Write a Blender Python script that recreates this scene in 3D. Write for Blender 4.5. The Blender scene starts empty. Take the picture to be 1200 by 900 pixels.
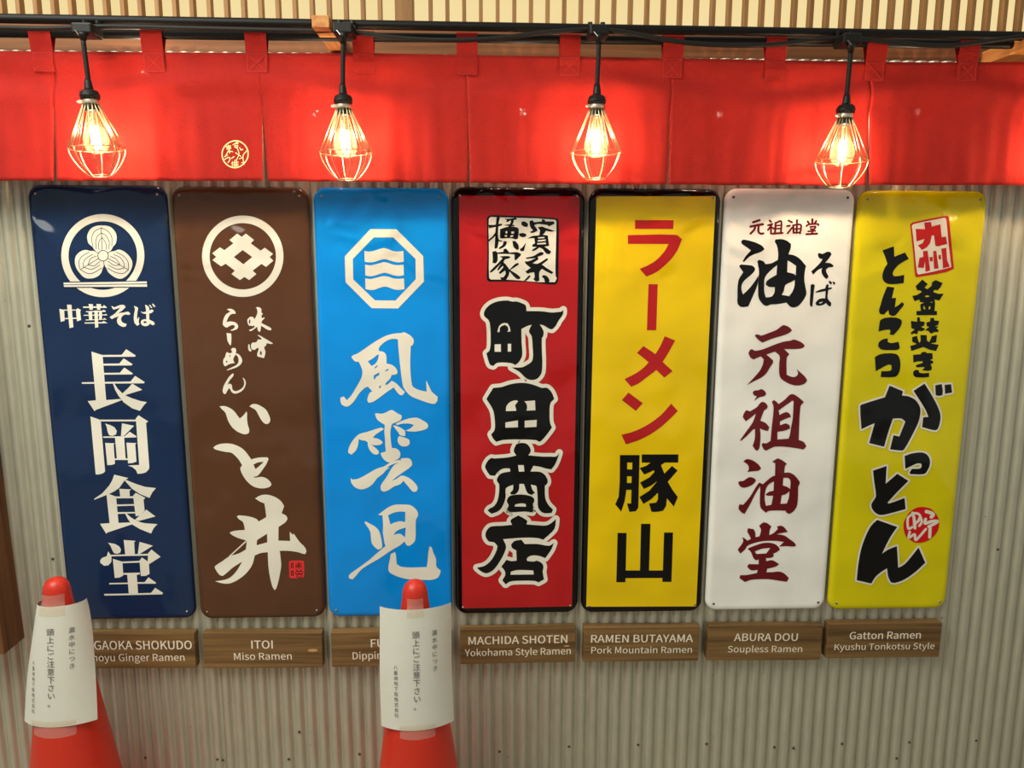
import bpy, bmesh, math, random
from mathutils import Vector, Matrix
from mathutils.geometry import tessellate_polygon
random.seed(7)
SC = bpy.context.scene
COL = SC.collection

# ---------------------------------------------------------------- camera
# metres; the faces of the enamel signs lie in the plane y = 0, x runs right along the wall, z up, floor z = 0
K = 0.906                      # scale of the survey
ZS = 1.048                     # height of the middle of the signs above the floor
FPX = 900.0                    # focal length in pixels of a 1200 x 900 frame
def rot_wc(rx, ry, rz):
    B = Matrix(((1, 0, 0), (0, 0, -1), (0, 1, 0)))
    cx, sx, cy, sy, cz, sz = math.cos(rx), math.sin(rx), math.cos(ry), math.sin(ry), math.cos(rz), math.sin(rz)
    Rx = Matrix(((1, 0, 0), (0, cx, -sx), (0, sx, cx)))
    Ry = Matrix(((cy, 0, sy), (0, 1, 0), (-sy, 0, cy)))
    Rz = Matrix(((cz, -sz, 0), (sz, cz, 0), (0, 0, 1)))
    return Rz @ Rx @ Ry @ B
RWC = rot_wc(0.1664, -0.0371, 0.0028)
CAM = Vector((-0.0470 * K, -2.0815 * K, 0.4262 * K + ZS))
cd = bpy.data.cameras.new('camera')
cd.sensor_width = 36.0; cd.sensor_fit = 'HORIZONTAL'; cd.lens = 36.0 * FPX / 1200.0
cd.clip_start = 0.01
cam = bpy.data.objects.new('camera', cd); COL.objects.link(cam)
m3 = Matrix((RWC[0], -RWC[1], -RWC[2])).transposed()
cam.matrix_world = Matrix.Translation(CAM) @ m3.to_4x4()
SC.camera = cam
def ray(x, y): return RWC.transposed() @ Vector(((x - 600) / FPX, (y - 450) / FPX, 1.0))
def at(x, y, Y=0.0):
    """point on the plane y = Y that was surveyed at photo position (x, y)"""
    d = ray(x, y); return CAM + d * ((Y - CAM.y) / d.y)
def deep(x, y, D): return CAM + ray(x, y) * D

# ---------------------------------------------------------------- light
SC.view_settings.view_transform = 'Standard'
SC.view_settings.look = 'None'
SC.view_settings.gamma = 1.0
SC.view_settings.use_curve_mapping = False
SC.view_settings.exposure = 0.0
w = bpy.data.worlds.new('concourse_light'); SC.world = w; w.use_nodes = True
w.node_tree.nodes['Background'].inputs[0].default_value = (0.99, 1.0, 0.90, 1)
w.node_tree.nodes['Background'].inputs[1].default_value = 0.43
def area(name, loc, target, sx, sy, power, col):
    l = bpy.data.lights.new(name, 'AREA'); l.shape = 'RECTANGLE'; l.size = sx; l.size_y = sy
    l.energy = power; l.color = col
    o = bpy.data.objects.new(name, l); COL.objects.link(o); o.location = loc
    o.rotation_euler = (Vector(target) - Vector(loc)).to_track_quat('-Z', 'Y').to_euler()
    return o
# the row of ceiling lamps of the concourse in front of the wall
area('concourse_ceiling_light', (-1.45, -1.4, 2.75), (-0.9, -0.6, 0.0), 1.7, 1.5, 70, (0.99, 1.0, 0.90))
BULB_POWER = 7.0
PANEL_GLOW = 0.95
# ---------------------------------------------------------------- helpers
def tag(o, label=None, cat=None, group=None, kind=None):
    if label: o['label'] = label
    if cat: o['category'] = cat
    if group: o['group'] = group
    if kind: o['kind'] = kind
    return o
def empty(name, loc, label=None, cat=None, group=None, kind=None, rot=(0, 0, 0)):
    o = bpy.data.objects.new(name, None); COL.objects.link(o)
    o.location = loc; o.rotation_euler = rot; o.empty_display_size = 0.05
    return tag(o, label, cat, group, kind)
def link(name, me, m, parent=None, loc=None, smooth=False):
    o = bpy.data.objects.new(name, me); COL.objects.link(o)
    if m is not None and not me.materials: me.materials.append(m)
    if loc is not None: o.location = loc
    if parent is not None: o.parent = parent
    if smooth: me.polygons.foreach_set('use_smooth', [True] * len(me.polygons))
    return o
def mesh(name, verts, faces, m, parent=None, smooth=False, org=None):
    if org is not None: verts = [Vector(v) - org for v in verts]
    me = bpy.data.meshes.new(name); me.from_pydata([tuple(v) for v in verts], [], faces); me.update()
    return link(name, me, m, parent, None, smooth)
def box_vf(x0, x1, y0, y1, z0, z1):
    v = [Vector((x, y, z)) for z in (z0, z1) for y in (y0, y1) for x in (x0, x1)]
    f = [(0, 2, 3, 1), (4, 5, 7, 6), (0, 1, 5, 4), (2, 6, 7, 3), (0, 4, 6, 2), (1, 3, 7, 5)]
    return v, f
def bevel_box(name, x0, x1, y0, y1, z0, z1, m, parent=None, bev=0.002, seg=2):
    v, f = box_vf(x0, x1, y0, y1, z0, z1)
    bm = bmesh.new(); bv = [bm.verts.new(p) for p in v]
    for q in f: bm.faces.new([bv[i] for i in q])
    bmesh.ops.bevel(bm, geom=bm.edges[:], offset=bev, segments=seg, affect='EDGES', profile=0.5)
    bmesh.ops.recalc_face_normals(bm, faces=bm.faces[:])
    me = bpy.data.meshes.new(name); bm.to_mesh(me); bm.free()
    return link(name, me, m, parent)
def tube_vf(pts, r, n=8, closed=False):
    """sweep a circle of radius r (number or list) along points"""
    pts = [Vector(p) for p in pts]; N = len(pts); vs = []; fs = []
    rr = r if isinstance(r, (list, tuple)) else [r] * N
    prev = None
    for i, p in enumerate(pts):
        a = pts[(i - 1) % N] if (closed or i > 0) else p
        b = pts[(i + 1) % N] if (closed or i < N - 1) else p
        t = (b - a).normalized()
        if prev is None:
            u = t.orthogonal().normalized()
        else:
            u = (prev - t * prev.dot(t)).normalized()
        prev = u; w_ = t.cross(u)
        for k in range(n):
            an = 2 * math.pi * k / n
            vs.append(p + (u * math.cos(an) + w_ * math.sin(an)) * rr[i])
    M = N if closed else N - 1
    for i in range(M):
        j = (i + 1) % N
        for k in range(n):
            k2 = (k + 1) % n
            fs.append((i * n + k, i * n + k2, j * n + k2, j * n + k))
    if not closed:
        fs.append(tuple(reversed(range(n)))); fs.append(tuple(range((N - 1) * n, N * n)))
    return vs, fs
def join_vf(parts):
    V = []; F = []
    for v, f in parts:
        o = len(V); V += list(v); F += [tuple(i + o for i in q) for q in f]
    return V, F
def lathe_vf(prof, n=32, org=Vector((0, 0, 0))):
    vs = []; fs = []
    for (r, z) in prof:
        for k in range(n):
            a = 2 * math.pi * k / n
            vs.append(org + Vector((r * math.cos(a), r * math.sin(a), z)))
    for i in range(len(prof) - 1):
        for k in range(n):
            k2 = (k + 1) % n
            fs.append((i * n + k, i * n + k2, (i + 1) * n + k2, (i + 1) * n + k))
    return vs, fs
def smooth_pts(pts, sub=6):
    out = []; n = len(pts)
    P = [Vector(p) for p in pts]
    for i in range(n - 1):
        a = P[max(i - 1, 0)]; b = P[i]; c = P[i + 1]; d = P[min(i + 2, n - 1)]
        for s in range(sub):
            t = s / sub
            out.append(0.5 * ((2 * b) + (c - a) * t + (2 * a - 5 * b + 4 * c - d) * t * t + (3 * b - a - 3 * c + d) * t ** 3))
    out.append(P[-1])
    return out

# ---------------------------------------------------------------- materials
def lin(c): c /= 255.0; return c / 12.92 if c <= 0.04045 else ((c + 0.055) / 1.055) ** 2.4
def rgb(r, g, b): return (lin(r), lin(g), lin(b), 1.0)
class NT:
    def __init__(s, name):
        s.m = bpy.data.materials.new(name); s.m.use_nodes = True; s.t = s.m.node_tree
        s.b = s.t.nodes['Principled BSDF']; s.out = s.t.nodes['Material Output']
    def n(s, kind, **kw):
        nd = s.t.nodes.new(kind)
        for k, v in kw.items():
            if k.startswith('i_'): nd.inputs[k[2:].replace('_', ' ')].default_value = v
            else: setattr(nd, k, v)
        return nd
    def l(s, a, b): s.t.links.new(a, b)
    def set(s, **kw):
        for k, v in kw.items(): s.b.inputs[k.replace('_', ' ')].default_value = v
def vary(nt, col, scale=(8, 8, 8), amt=0.12, detail=4, coord='Object'):
    """base colour with a quiet noise variation"""
    tc = nt.n('ShaderNodeTexCoord'); mp = nt.n('ShaderNodeMapping'); mp.inputs['Scale'].default_value = scale
    nz = nt.n('ShaderNodeTexNoise'); nz.inputs['Scale'].default_value = 1.0; nz.inputs['Detail'].default_value = detail
    src = nt.n('ShaderNodeNewGeometry').outputs['Position'] if coord == 'World' else tc.outputs[coord]
    nt.l(src, mp.inputs['Vector']); nt.l(mp.outputs[0], nz.inputs['Vector'])
    rp = nt.n('ShaderNodeValToRGB')
    a = [max(0, c * (1 - amt)) for c in col[:3]] + [1]; b = [min(1, c * (1 + amt)) for c in col[:3]] + [1]
    rp.color_ramp.elements[0].position = 0.3; rp.color_ramp.elements[0].color = a
    rp.color_ramp.elements[1].position = 0.7; rp.color_ramp.elements[1].color = b
    nt.l(nz.outputs['Fac'], rp.inputs[0]); nt.l(rp.outputs[0], nt.b.inputs['Base Color'])
    return nz, rp
def plain(name, col, rough=0.5, metal=0.0, amt=0.08, scale=(9, 9, 9), spec=0.5):
    nt = NT(name); nt.set(Roughness=rough, Metallic=metal, Specular_IOR_Level=spec); vary(nt, col, scale, amt)
    return nt.m
def enamel(name, col, rough=0.13):
    """glossy print on slightly buckled tinplate; the buckles follow the place on the wall"""
    nt = NT(name); nt.set(Roughness=rough, Specular_IOR_Level=0.32)
    vary(nt, col, (5, 5, 5), 0.05, 2, 'World')
    g = nt.n('ShaderNodeNewGeometry'); mp = nt.n('ShaderNodeMapping'); mp.inputs['Scale'].default_value = (5.0, 1.0, 4.2)
    nz = nt.n('ShaderNodeTexNoise'); nz.inputs['Scale'].default_value = 1.0; nz.inputs['Detail'].default_value = 1.5
    nt.l(g.outputs['Position'], mp.inputs['Vector']); nt.l(mp.outputs[0], nz.inputs['Vector'])
    bp = nt.n('ShaderNodeBump'); bp.inputs['Strength'].default_value = 0.8; bp.inputs['Distance'].default_value = 0.03
    # sharper buckles where the plate is pulled by the upper screws
    n2 = nt.n('ShaderNodeTexNoise'); n2.inputs['Scale'].default_value = 9.0; n2.inputs['Detail'].default_value = 1.0; n2.inputs['Distortion'].default_value = 0.6
    nt.l(g.outputs['Position'], n2.inputs['Vector'])
    sp = nt.n('ShaderNodeSeparateXYZ'); nt.l(g.outputs['Position'], sp.inputs[0])
    mr = nt.n('ShaderNodeMapRange'); mr.interpolation_type = 'SMOOTHERSTEP'; mr.inputs['From Min'].default_value = ZS + 0.22; mr.inputs['From Max'].default_value = ZS + 0.50; mr.inputs['To Max'].default_value = 0.9
    nt.l(sp.outputs['Z'], mr.inputs['Value'])
    mm = nt.n('ShaderNodeMath'); mm.operation = 'MULTIPLY_ADD'
    nt.l(n2.outputs['Fac'], mm.inputs[0]); nt.l(mr.outputs[0], mm.inputs[1]); nt.l(nz.outputs['Fac'], mm.inputs[2])
    nt.l(mm.outputs[0], bp.inputs['Height']); nt.l(bp.outputs[0], nt.b.inputs['Normal'])
    return nt.m
def wood(name, dark, light, axis='X', rough=0.55, stretch=1.0):
    nt = NT(name); nt.set(Roughness=rough, Specular_IOR_Level=0.3)
    tc = nt.n('ShaderNodeTexCoord'); oi = nt.n('ShaderNodeObjectInfo'); ad = nt.n('ShaderNodeVectorMath'); ad.operation = 'ADD'
    cx = nt.n('ShaderNodeCombineXYZ'); mu = nt.n('ShaderNodeMath'); mu.operation = 'MULTIPLY'; mu.inputs[1].default_value = 37.0
    nt.l(oi.outputs['Random'], mu.inputs[0])
    for i in range(3): nt.l(mu.outputs[0], cx.inputs[i])
    nt.l(tc.outputs['Object'], ad.inputs[0]); nt.l(cx.outputs[0], ad.inputs[1])
    mp = nt.n('ShaderNodeMapping')
    mp.inputs['Scale'].default_value = {'X': (2.2, 60, 60), 'Z': (60, 60, 2.2), 'Y': (60, 2.2, 60)}[axis]
    nt.l(ad.outputs[0], mp.inputs['Vector'])
    n1 = nt.n('ShaderNodeTexNoise'); n1.inputs['Scale'].default_value = 1.0 * stretch; n1.inputs['Detail'].default_value = 5; n1.inputs['Distortion'].default_value = 0.8
    nt.l(mp.outputs[0], n1.inputs['Vector'])
    rp = nt.n('ShaderNodeValToRGB'); e = rp.color_ramp.elements
    e[0].position = 0.32; e[0].color = dark; e[1].position = 0.68; e[1].color = light
    nt.l(n1.outputs['Fac'], rp.inputs[0]); nt.l(rp.outputs[0], nt.b.inputs['Base Color'])
    bp = nt.n('ShaderNodeBump'); bp.inputs['Strength'].default_value = 0.25; bp.inputs['Distance'].default_value = 0.001
    nt.l(n1.outputs['Fac'], bp.inputs['Height']); nt.l(bp.outputs[0], nt.b.inputs['Normal'])
    return nt.m
INK = {
    'cream': enamel('cream_print', rgb(226, 220, 204)), 'navy': enamel('navy_enamel', rgb(20, 41, 74)), 'brown': enamel('brown_enamel', rgb(84, 52, 32)),
    'blue': enamel('sky_blue_enamel', rgb(0, 136, 222)), 'black': enamel('black_enamel', rgb(6, 6, 8)), 'signred': enamel('red_enamel', rgb(178, 24, 28)),
    'signyellow': enamel('golden_yellow_enamel', rgb(232, 196, 4)), 'white': enamel('white_enamel', rgb(242, 240, 232)), 'lemon': enamel('lemon_yellow_enamel', rgb(214, 200, 4)),
    'maroon': enamel('maroon_print', rgb(104, 16, 22)), 'sealred': enamel('bright_red_print', rgb(222, 48, 50)), 'sealdark': enamel('dark_red_print', rgb(190, 26, 24)),
    'sealred2': enamel('seal_red_print', rgb(206, 16, 22)), 'dark': enamel('dark_brown_print', rgb(52, 26, 18)),
}
M = {}
M['plaque'] = wood('stained_plaque_wood', rgb(88, 63, 35), rgb(136, 104, 62), 'X', 0.5)
M['plaque_text'] = plain('pale_grey_lettering', rgb(236, 224, 202), 0.6, amt=0.03)
M['beam'] = wood('cedar_beam', rgb(106, 64, 34), rgb(146, 96, 56), 'X', 0.6)
M['slat'] = wood('pale_cedar_slat', rgb(138, 98, 56), rgb(170, 128, 78), 'Z', 0.55)
M['bracket'] = wood('golden_bracket_wood', rgb(186, 116, 56), rgb(216, 152, 84), 'Y', 0.5)
M['post'] = wood('dark_post_wood', rgb(70, 42, 22), rgb(122, 80, 46), 'Z', 0.6, 0.6)
M['pipe'] = plain('black_painted_steel', rgb(13, 10, 9), 0.5, 0.0, 0.1, spec=0.22)
M['rubber'] = plain('black_rubber', rgb(26, 23, 20), 0.55, 0.0, 0.1, spec=0.25)
M['plastic'] = plain('black_socket_plastic', rgb(20, 18, 16), 0.45, 0.0, 0.1, spec=0.3)
M['zinc'] = plain('dull_zinc', rgb(150, 145, 138), 0.35, 1.0, 0.1)
M['brass_wire'] = plain('brass_plated_wire', rgb(214, 196, 150), 0.3, 1.0, 0.05)
M['screw'] = plain('steel_screw', rgb(150, 145, 135), 0.35, 1.0, 0.1)
M['rusty'] = plain('weathered_screw', rgb(84, 76, 66), 0.55, 0.8, 0.25, (200, 200, 200))
M['floor'] = plain('concourse_floor', rgb(150, 140, 122), 0.45, 0.0, 0.1, (3, 3, 3))
M['ink'] = plain('grey_black_ink', rgb(96, 92, 86), 0.7, 0.0, 0.05)
def m_cone():
    nt = NT('orange_red_cone_plastic'); nt.set(Roughness=0.38, Specular_IOR_Level=0.45, Subsurface_Weight=0.0)
    vary(nt, rgb(198, 42, 22), (14, 14, 14), 0.07, 5)
    return nt.m
M['cone'] = m_cone()
def m_metal():
    nt = NT('galvanised_corrugated_steel')
    nt.set(Metallic=0.45, Roughness=0.38, Specular_IOR_Level=0.5)
    nz, rp = vary(nt, rgb(190, 186, 166), (60, 60, 14), 0.07, 6, 'World')
    g = nt.n('ShaderNodeNewGeometry'); n2 = nt.n('ShaderNodeTexNoise'); n2.inputs['Scale'].default_value = 26.0; n2.inputs['Detail'].default_value = 5
    nt.l(g.outputs['Position'], n2.inputs['Vector'])
    r2 = nt.n('ShaderNodeMapRange'); r2.inputs['To Min'].default_value = 0.32; r2.inputs['To Max'].default_value = 0.5
    nt.l(n2.outputs['Fac'], r2.inputs['Value']); nt.l(r2.outputs[0], nt.b.inputs['Roughness'])
    # scattered specks of dirt
    n3 = nt.n('ShaderNodeTexNoise'); n3.inputs['Scale'].default_value = 85.0; n3.inputs['Detail'].default_value = 2
    nt.l(g.outputs['Position'], n3.inputs['Vector'])
    r3 = nt.n('ShaderNodeValToRGB'); r3.color_ramp.elements[0].position = 0.765; r3.color_ramp.elements[1].position = 0.80
    nt.l(n3.outputs['Fac'], r3.inputs[0])
    mx = nt.n('ShaderNodeMix'); mx.data_type = 'RGBA'; mx.inputs['B'].default_value = rgb(84, 76, 60)
    nt.l(r3.outputs[0], mx.inputs['Factor']); nt.l(rp.outputs[0], mx.inputs['A']); nt.l(mx.outputs['Result'], nt.b.inputs['Base Color'])
    return nt.m
M['metal'] = m_metal()
def m_cloth():
    nt = NT('red_cotton_cloth'); nt.set(Roughness=0.85, Specular_IOR_Level=0.15)
    nz, rp = vary(nt, rgb(174, 39, 32), (40, 40, 40), 0.05, 5, 'World')
    g = nt.n('ShaderNodeNewGeometry'); wv = nt.n('ShaderNodeTexNoise'); wv.inputs['Scale'].default_value = 700; wv.inputs['Detail'].default_value = 1
    nt.l(g.outputs['Position'], wv.inputs['Vector'])
    bp = nt.n('ShaderNodeBump'); bp.inputs['Strength'].default_value = 0.15; bp.inputs['Distance'].default_value = 0.0008
    nt.l(wv.outputs['Fac'], bp.inputs['Height']); nt.l(bp.outputs[0], nt.b.inputs['Normal'])
    tr = nt.n('ShaderNodeBsdfTranslucent'); tr.inputs[0].default_value = rgb(200, 34, 24); mix = nt.n('ShaderNodeMixShader'); mix.inputs[0].default_value = 0.12
    nt.l(nt.b.outputs[0], mix.inputs[1]); nt.l(tr.outputs[0], mix.inputs[2])
    # pinholes of the open weave
    ph = nt.n('ShaderNodeTexNoise'); ph.inputs['Scale'].default_value = 420; ph.inputs['Detail'].default_value = 0; nt.l(g.outputs['Position'], ph.inputs['Vector'])
    rh = nt.n('ShaderNodeValToRGB'); rh.color_ramp.elements[0].position = 0.60; rh.color_ramp.elements[1].position = 0.72; rh.color_ramp.elements[1].color = (0.16, 0.16, 0.16, 1); nt.l(ph.outputs['Fac'], rh.inputs[0])
    tp = nt.n('ShaderNodeBsdfTransparent'); m2 = nt.n('ShaderNodeMixShader'); nt.l(rh.outputs[0], m2.inputs[0]); nt.l(mix.outputs[0], m2.inputs[1]); nt.l(tp.outputs[0], m2.inputs[2]); nt.l(m2.outputs[0], nt.out.inputs[0])
    return nt.m
M['cloth'] = m_cloth()
M['thread'] = plain('red_stitching', rgb(186, 54, 46), 0.8, 0, 0.05)
M['noren_print'] = plain('cream_cloth_print', rgb(250, 216, 150), 0.8, 0, 0.04)
def m_paper():
    nt = NT('notice_paper'); nt.set(Roughness=0.75, Specular_IOR_Level=0.2); vary(nt, rgb(206, 203, 190), (20, 20, 20), 0.02, 3)
    return nt.m
M['paper'] = m_paper()
def m_clear(name, tint, mix_, rough):
    nt = NT(name); t = nt.n('ShaderNodeBsdfTransparent'); g = nt.n('ShaderNodeBsdfGlossy'); g.inputs['Roughness'].default_value = rough
    d = nt.n('ShaderNodeBsdfDiffuse'); d.inputs[0].default_value = tint
    a = nt.n('ShaderNodeMixShader'); a.inputs[0].default_value = mix_[0]; b = nt.n('ShaderNodeMixShader'); b.inputs[0].default_value = mix_[1]
    t.inputs[0].default_value = (0.97, 0.93, 0.86, 1)
    nt.l(t.outputs[0], a.inputs[1]); nt.l(d.outputs[0], a.inputs[2]); nt.l(a.outputs[0], b.inputs[1]); nt.l(g.outputs[0], b.inputs[2])
    nt.l(b.outputs[0], nt.out.inputs[0])
    return nt.m
M['tape'] = m_clear('matte_clear_tape', rgb(240, 230, 214), (0.16, 0.03), 0.35)
M['glass'] = m_clear('clear_bulb_glass', rgb(255, 214, 160), (0.04, 0.06), 0.02)
def m_emit(name, col, s):
    nt = NT(name); e = nt.n('ShaderNodeEmission'); e.inputs[0].default_value = col; e.inputs[1].default_value = s
    nt.l(e.outputs[0], nt.out.inputs[0]); return nt.m
M['filament'] = m_emit('glowing_filament', (1.0, 0.72, 0.38, 1), 40.0)
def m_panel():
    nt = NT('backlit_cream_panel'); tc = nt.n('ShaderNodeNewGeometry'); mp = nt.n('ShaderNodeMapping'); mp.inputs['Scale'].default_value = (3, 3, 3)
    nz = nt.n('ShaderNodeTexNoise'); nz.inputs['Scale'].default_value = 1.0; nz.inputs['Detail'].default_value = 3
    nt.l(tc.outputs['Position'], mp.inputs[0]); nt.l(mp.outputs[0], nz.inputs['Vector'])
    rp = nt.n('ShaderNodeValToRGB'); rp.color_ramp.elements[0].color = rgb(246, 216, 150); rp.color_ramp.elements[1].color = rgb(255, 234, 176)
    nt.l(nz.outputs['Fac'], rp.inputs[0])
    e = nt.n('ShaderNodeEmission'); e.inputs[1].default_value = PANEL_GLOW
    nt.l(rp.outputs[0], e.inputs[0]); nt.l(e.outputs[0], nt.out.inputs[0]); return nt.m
M['panel'] = m_panel()
# ---------------------------------------------------------------- setting
fl = mesh('floor', *box_vf(-3.2, 3.4, -4.5, 0.10, -0.05, 0.0), M['floor']); tag(fl, 'pale concourse floor', kind='structure')
PITCH = 0.0317; AMP = 0.0052; YW = 0.0215
ZTOP = at(600, 65.6, YW).z
back = mesh('wall_back', *box_vf(-2.2, 2.4, 0.030, 0.09, 0.0, ZTOP - 0.01), M['post'])
tag(back, 'wall clad in galvanised corrugated steel', kind='structure')
def corrugated(x0, npitch, y, z0, z1):
    per = 12; n = npitch * per; V = []; F = []
    for i in range(n + 1):
        x = x0 + i * PITCH / per
        th = 2 * math.pi * (x - PHASE) / PITCH; yy = y - AMP * (math.cos(th) - 0.25 * math.cos(2 * th) + 0.25)
        for z in (z0, z1): V.append(Vector((x, yy, z)))
    for i in range(n): F.append((2 * i, 2 * i + 2, 2 * i + 3, 2 * i + 1))
    return V, F
PHASE = at(1000 + 46 / 6, 780, YW - AMP).x        # a crest surveyed between two grooves
NP = 21; x = PHASE - PITCH * 95.25; k = 0
while x < 2.3:
    s = mesh('corrugated_sheet', *corrugated(x, NP, YW - 0.0007 * (k % 2), 0.004, ZTOP + random.uniform(-0.002, 0.002)), M['metal'], back, True)
    x += PITCH * (NP - 1); k += 1
scr_v, scr_f = lathe_vf([(0.0, -0.0030), (0.0018, -0.0025), (0.0028, -0.0010), (0.0030, 0.0), (0.0040, 0.0006), (0.0040, 0.0014)], 10)
scr_v = [Vector((v.x, v.z, v.y)) for v in scr_v]; scr_f = [tuple(reversed(f)) for f in scr_f]
scr_me = bpy.data.meshes.new('screw'); scr_me.from_pydata([tuple(v) for v in scr_v], [], scr_f)
scr_me.polygons.foreach_set('use_smooth', [True] * len(scr_me.polygons)); scr_me.materials.append(M['rusty'])
for (px, py) in ((168, 888), (254, 890), (261, 891), (336, 890), (418, 884), (581, 881), (665, 875), (745, 873), (824, 872), (903, 876), (983, 872), (1063, 870), (1141, 868), (1164, 644), (60.5, 655), (33, 382), (930, 877), (1045, 889), (350, 858)):
    p = at(px, py, YW - AMP - 0.001)
    p.x = PHASE + round((p.x - PHASE) / PITCH) * PITCH if px not in (261, 930) else p.x
    o = link('screw', scr_me, None, back, (p.x, YW - AMP - 0.0012, p.z))

# timber lintel over the steel, slatted light panel above it
ZL1 = at(600, 33, 0.03).z
lint = mesh('trim_1', *box_vf(-2.2, 2.4, 0.028, 0.10, ZTOP - 0.008, ZL1), M['beam']); tag(lint, 'cedar lintel over the corrugated steel', kind='structure')
ZP1 = ZL1 + 0.42
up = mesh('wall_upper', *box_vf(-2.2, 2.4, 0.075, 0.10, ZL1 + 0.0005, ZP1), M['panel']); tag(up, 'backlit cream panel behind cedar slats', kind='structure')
YSL = 0.030
xa = at(345, 10, YSL).x; xb = at(1066, 10, YSL).x; SP = (xb - xa) / 37.0
sv, sf = box_vf(-0.0045, 0.0045, 0.0, 0.022, 0.0, ZP1 - ZL1 - 0.002)
sme = bpy.data.meshes.new('slat'); sme.from_pydata([tuple(v) for v in sv], [], sf); sme.materials.append(M['slat'])
xw0 = at(462.7, 10, YSL).x; xw1 = at(484, 10, YSL).x
for i in range(-42, 68):
    xs = xa + i * SP
    if xs < -2.15 or xs > 2.35 or xw0 - 0.012 < xs < xw1 + 0.012: continue
    link('slat', sme, None, up, (xs, YSL, ZL1 + 0.001))
bevel_box('post', xw0, xw1, YSL - 0.003, 0.07, ZL1 + 0.001, ZP1, M['slat'], up, 0.0015, 1)

# wooden brackets that stick out of the lintel and carry the two pipes
def bracket(px0, px1, pytop, pybot, Yf, label):
    a = at(px0, pybot, Yf); b = at(px1, pybot, Yf); zt = at(px0, pytop, Yf).z
    r = empty('wooden_bracket', ((a.x + b.x) / 2, 0.027, a.z), label, 'bracket', 'brackets under the slatted panel')
    o = bevel_box('arm', a.x - (a.x + b.x) / 2, b.x - (a.x + b.x) / 2, Yf - 0.027, 0.0, 0, zt - a.z, M['bracket'], r, 0.0015, 2)
    return r
bracket(365.5, 386, 17.5, 32, -0.165, 'golden wooden bracket holding the black pipes beside the second lamp')
bracket(1215, 1262, 34, 52, -0.165, 'golden wooden bracket at the right end of the black pipes')

# dark wooden board fixed to the wall at the far left
pb = at(30.5, 746, YW)
yf = 0.0
for i in range(400):
    yf -= 0.0005
    q = RWC @ (Vector((pb.x, yf, pb.z)) - CAM)
    if 600 + FPX * q.x / q.z < 5.5: break
wp = empty('wooden_post', (pb.x, 0, pb.z), 'dark wooden post fixed to the wall at the left edge', 'post', rot=(0, -0.024, 0))
bevel_box('board', -0.22, 0.0, yf, 0.0165, 0, 1.15, M['post'], wp, 0.002, 2)
# ---------------------------------------------------------------- lettering
# Outlines measured on the signs: (part name, colour, x origin, y origin, scale, outline width, shapes)
# a shape is "x,y x,y ..."; "|" starts a hole; "~w" starts a brush stroke of width w; "o" is a true circle
PRINT = {i: [] for i in range(1, 8)}
def G(sign, name, col, ox, oy, k, shapes, edge=0.0, edgecol='cream', smooth=True):
    PRINT[sign].append((name, col, ox, oy, k, shapes, edge, edgecol, smooth))

# sign 1 ------------------------------------------------------------
G(1, 'crest_ring', 'cream', 65, 245, 10, "o 555,545 487 402")
G(1, 'crest_gap', 'navy', 65, 320, 10, "90,101 1080,89 1082,170 92,174", smooth=False)
G(1, 'crest_bar', 'cream', 65, 320, 10, "95,112 1070,98 1072,122 96,135; 97,142 1073,131 1075,160 100,162", smooth=False)
G(1, 'crest_leaf', 'cream', 65, 245, 10, "540,192 470,200 410,235 375,300 372,345 390,405 432,440 460,480 510,510 560,520 610,510 650,485 675,440 705,405 718,340 710,290 680,240 630,203")
G(1, 'crest_leaf', 'cream', 65, 245, 10, "500,500 460,490 405,490 350,478 290,500 240,550 227,610 240,680 280,745 345,805 430,812 500,785 540,740 550,700 565,665 562,610")
G(1, 'crest_leaf', 'cream', 65, 245, 10, "570,610 578,660 600,700 620,740 680,790 750,817 800,805 850,765 890,700 902,640 890,590 840,525 790,490 740,475 700,490 650,500 615,520")
G(1, 'crest_veins', 'navy', 65, 245, 10, """~7 537,215 547,480; ~7 537,222 460,260 425,340 440,440; ~7 540,222 615,260 660,330 660,435
~7 540,280 490,320 472,390 480,470; ~7 540,280 600,320 630,390 625,465; ~7 545,335 515,370 505,420 512,475; ~7 548,335 580,380 597,430 592,475
~7 290,710 500,582; ~7 395,505 310,555 275,620 285,700; ~7 440,530 360,575 328,630 330,685; ~7 480,550 410,585 385,650; ~7 295,710 380,755 450,745 540,690; ~7 335,685 420,705 480,680 520,655; ~7 385,655 450,665 490,640 520,615
~7 620,580 855,712; ~7 710,505 790,545 850,620 855,705; ~7 680,530 760,570 800,630 805,680; ~7 645,555 710,585 755,650; ~7 850,715 790,755 700,740 610,690; ~7 800,690 730,705 660,680 620,655; ~7 750,655 690,660 640,630 615,610
~7 500,515 440,480; ~7 615,515 665,480; ~7 566,610 570,670; o 558,547 66 0""")
G(1, 'crest_centre', 'cream', 65, 245, 10, "o 558,547 57 0")
G(1, 'printed_character', 'cream', 65, 320, 10, "45,418 102,432 108,558 62,572; 240,430 258,412 300,432 290,445 300,550 252,565; 95,428 245,428 245,438 95,440; 100,528 250,522 250,535 105,540; 135,370 188,372 210,635 165,645", smooth=False)
G(1, 'printed_character', 'cream', 65, 320, 10, """322,392 560,390 565,372 603,402 598,408 325,408; 388,362 440,365 437,430 400,430; 480,362 535,365 525,430 490,432; 355,448 555,440 560,428 590,445 585,455 358,458
330,490 575,485 590,478 612,495 330,500; 385,450 430,452 432,545 395,548; 510,448 545,448 545,540 512,542; 455,440 495,440 502,635 465,642; 355,545 560,540 570,525 603,545 355,555; 340,580 545,575 565,562 612,588 345,592""", smooth=False)
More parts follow.
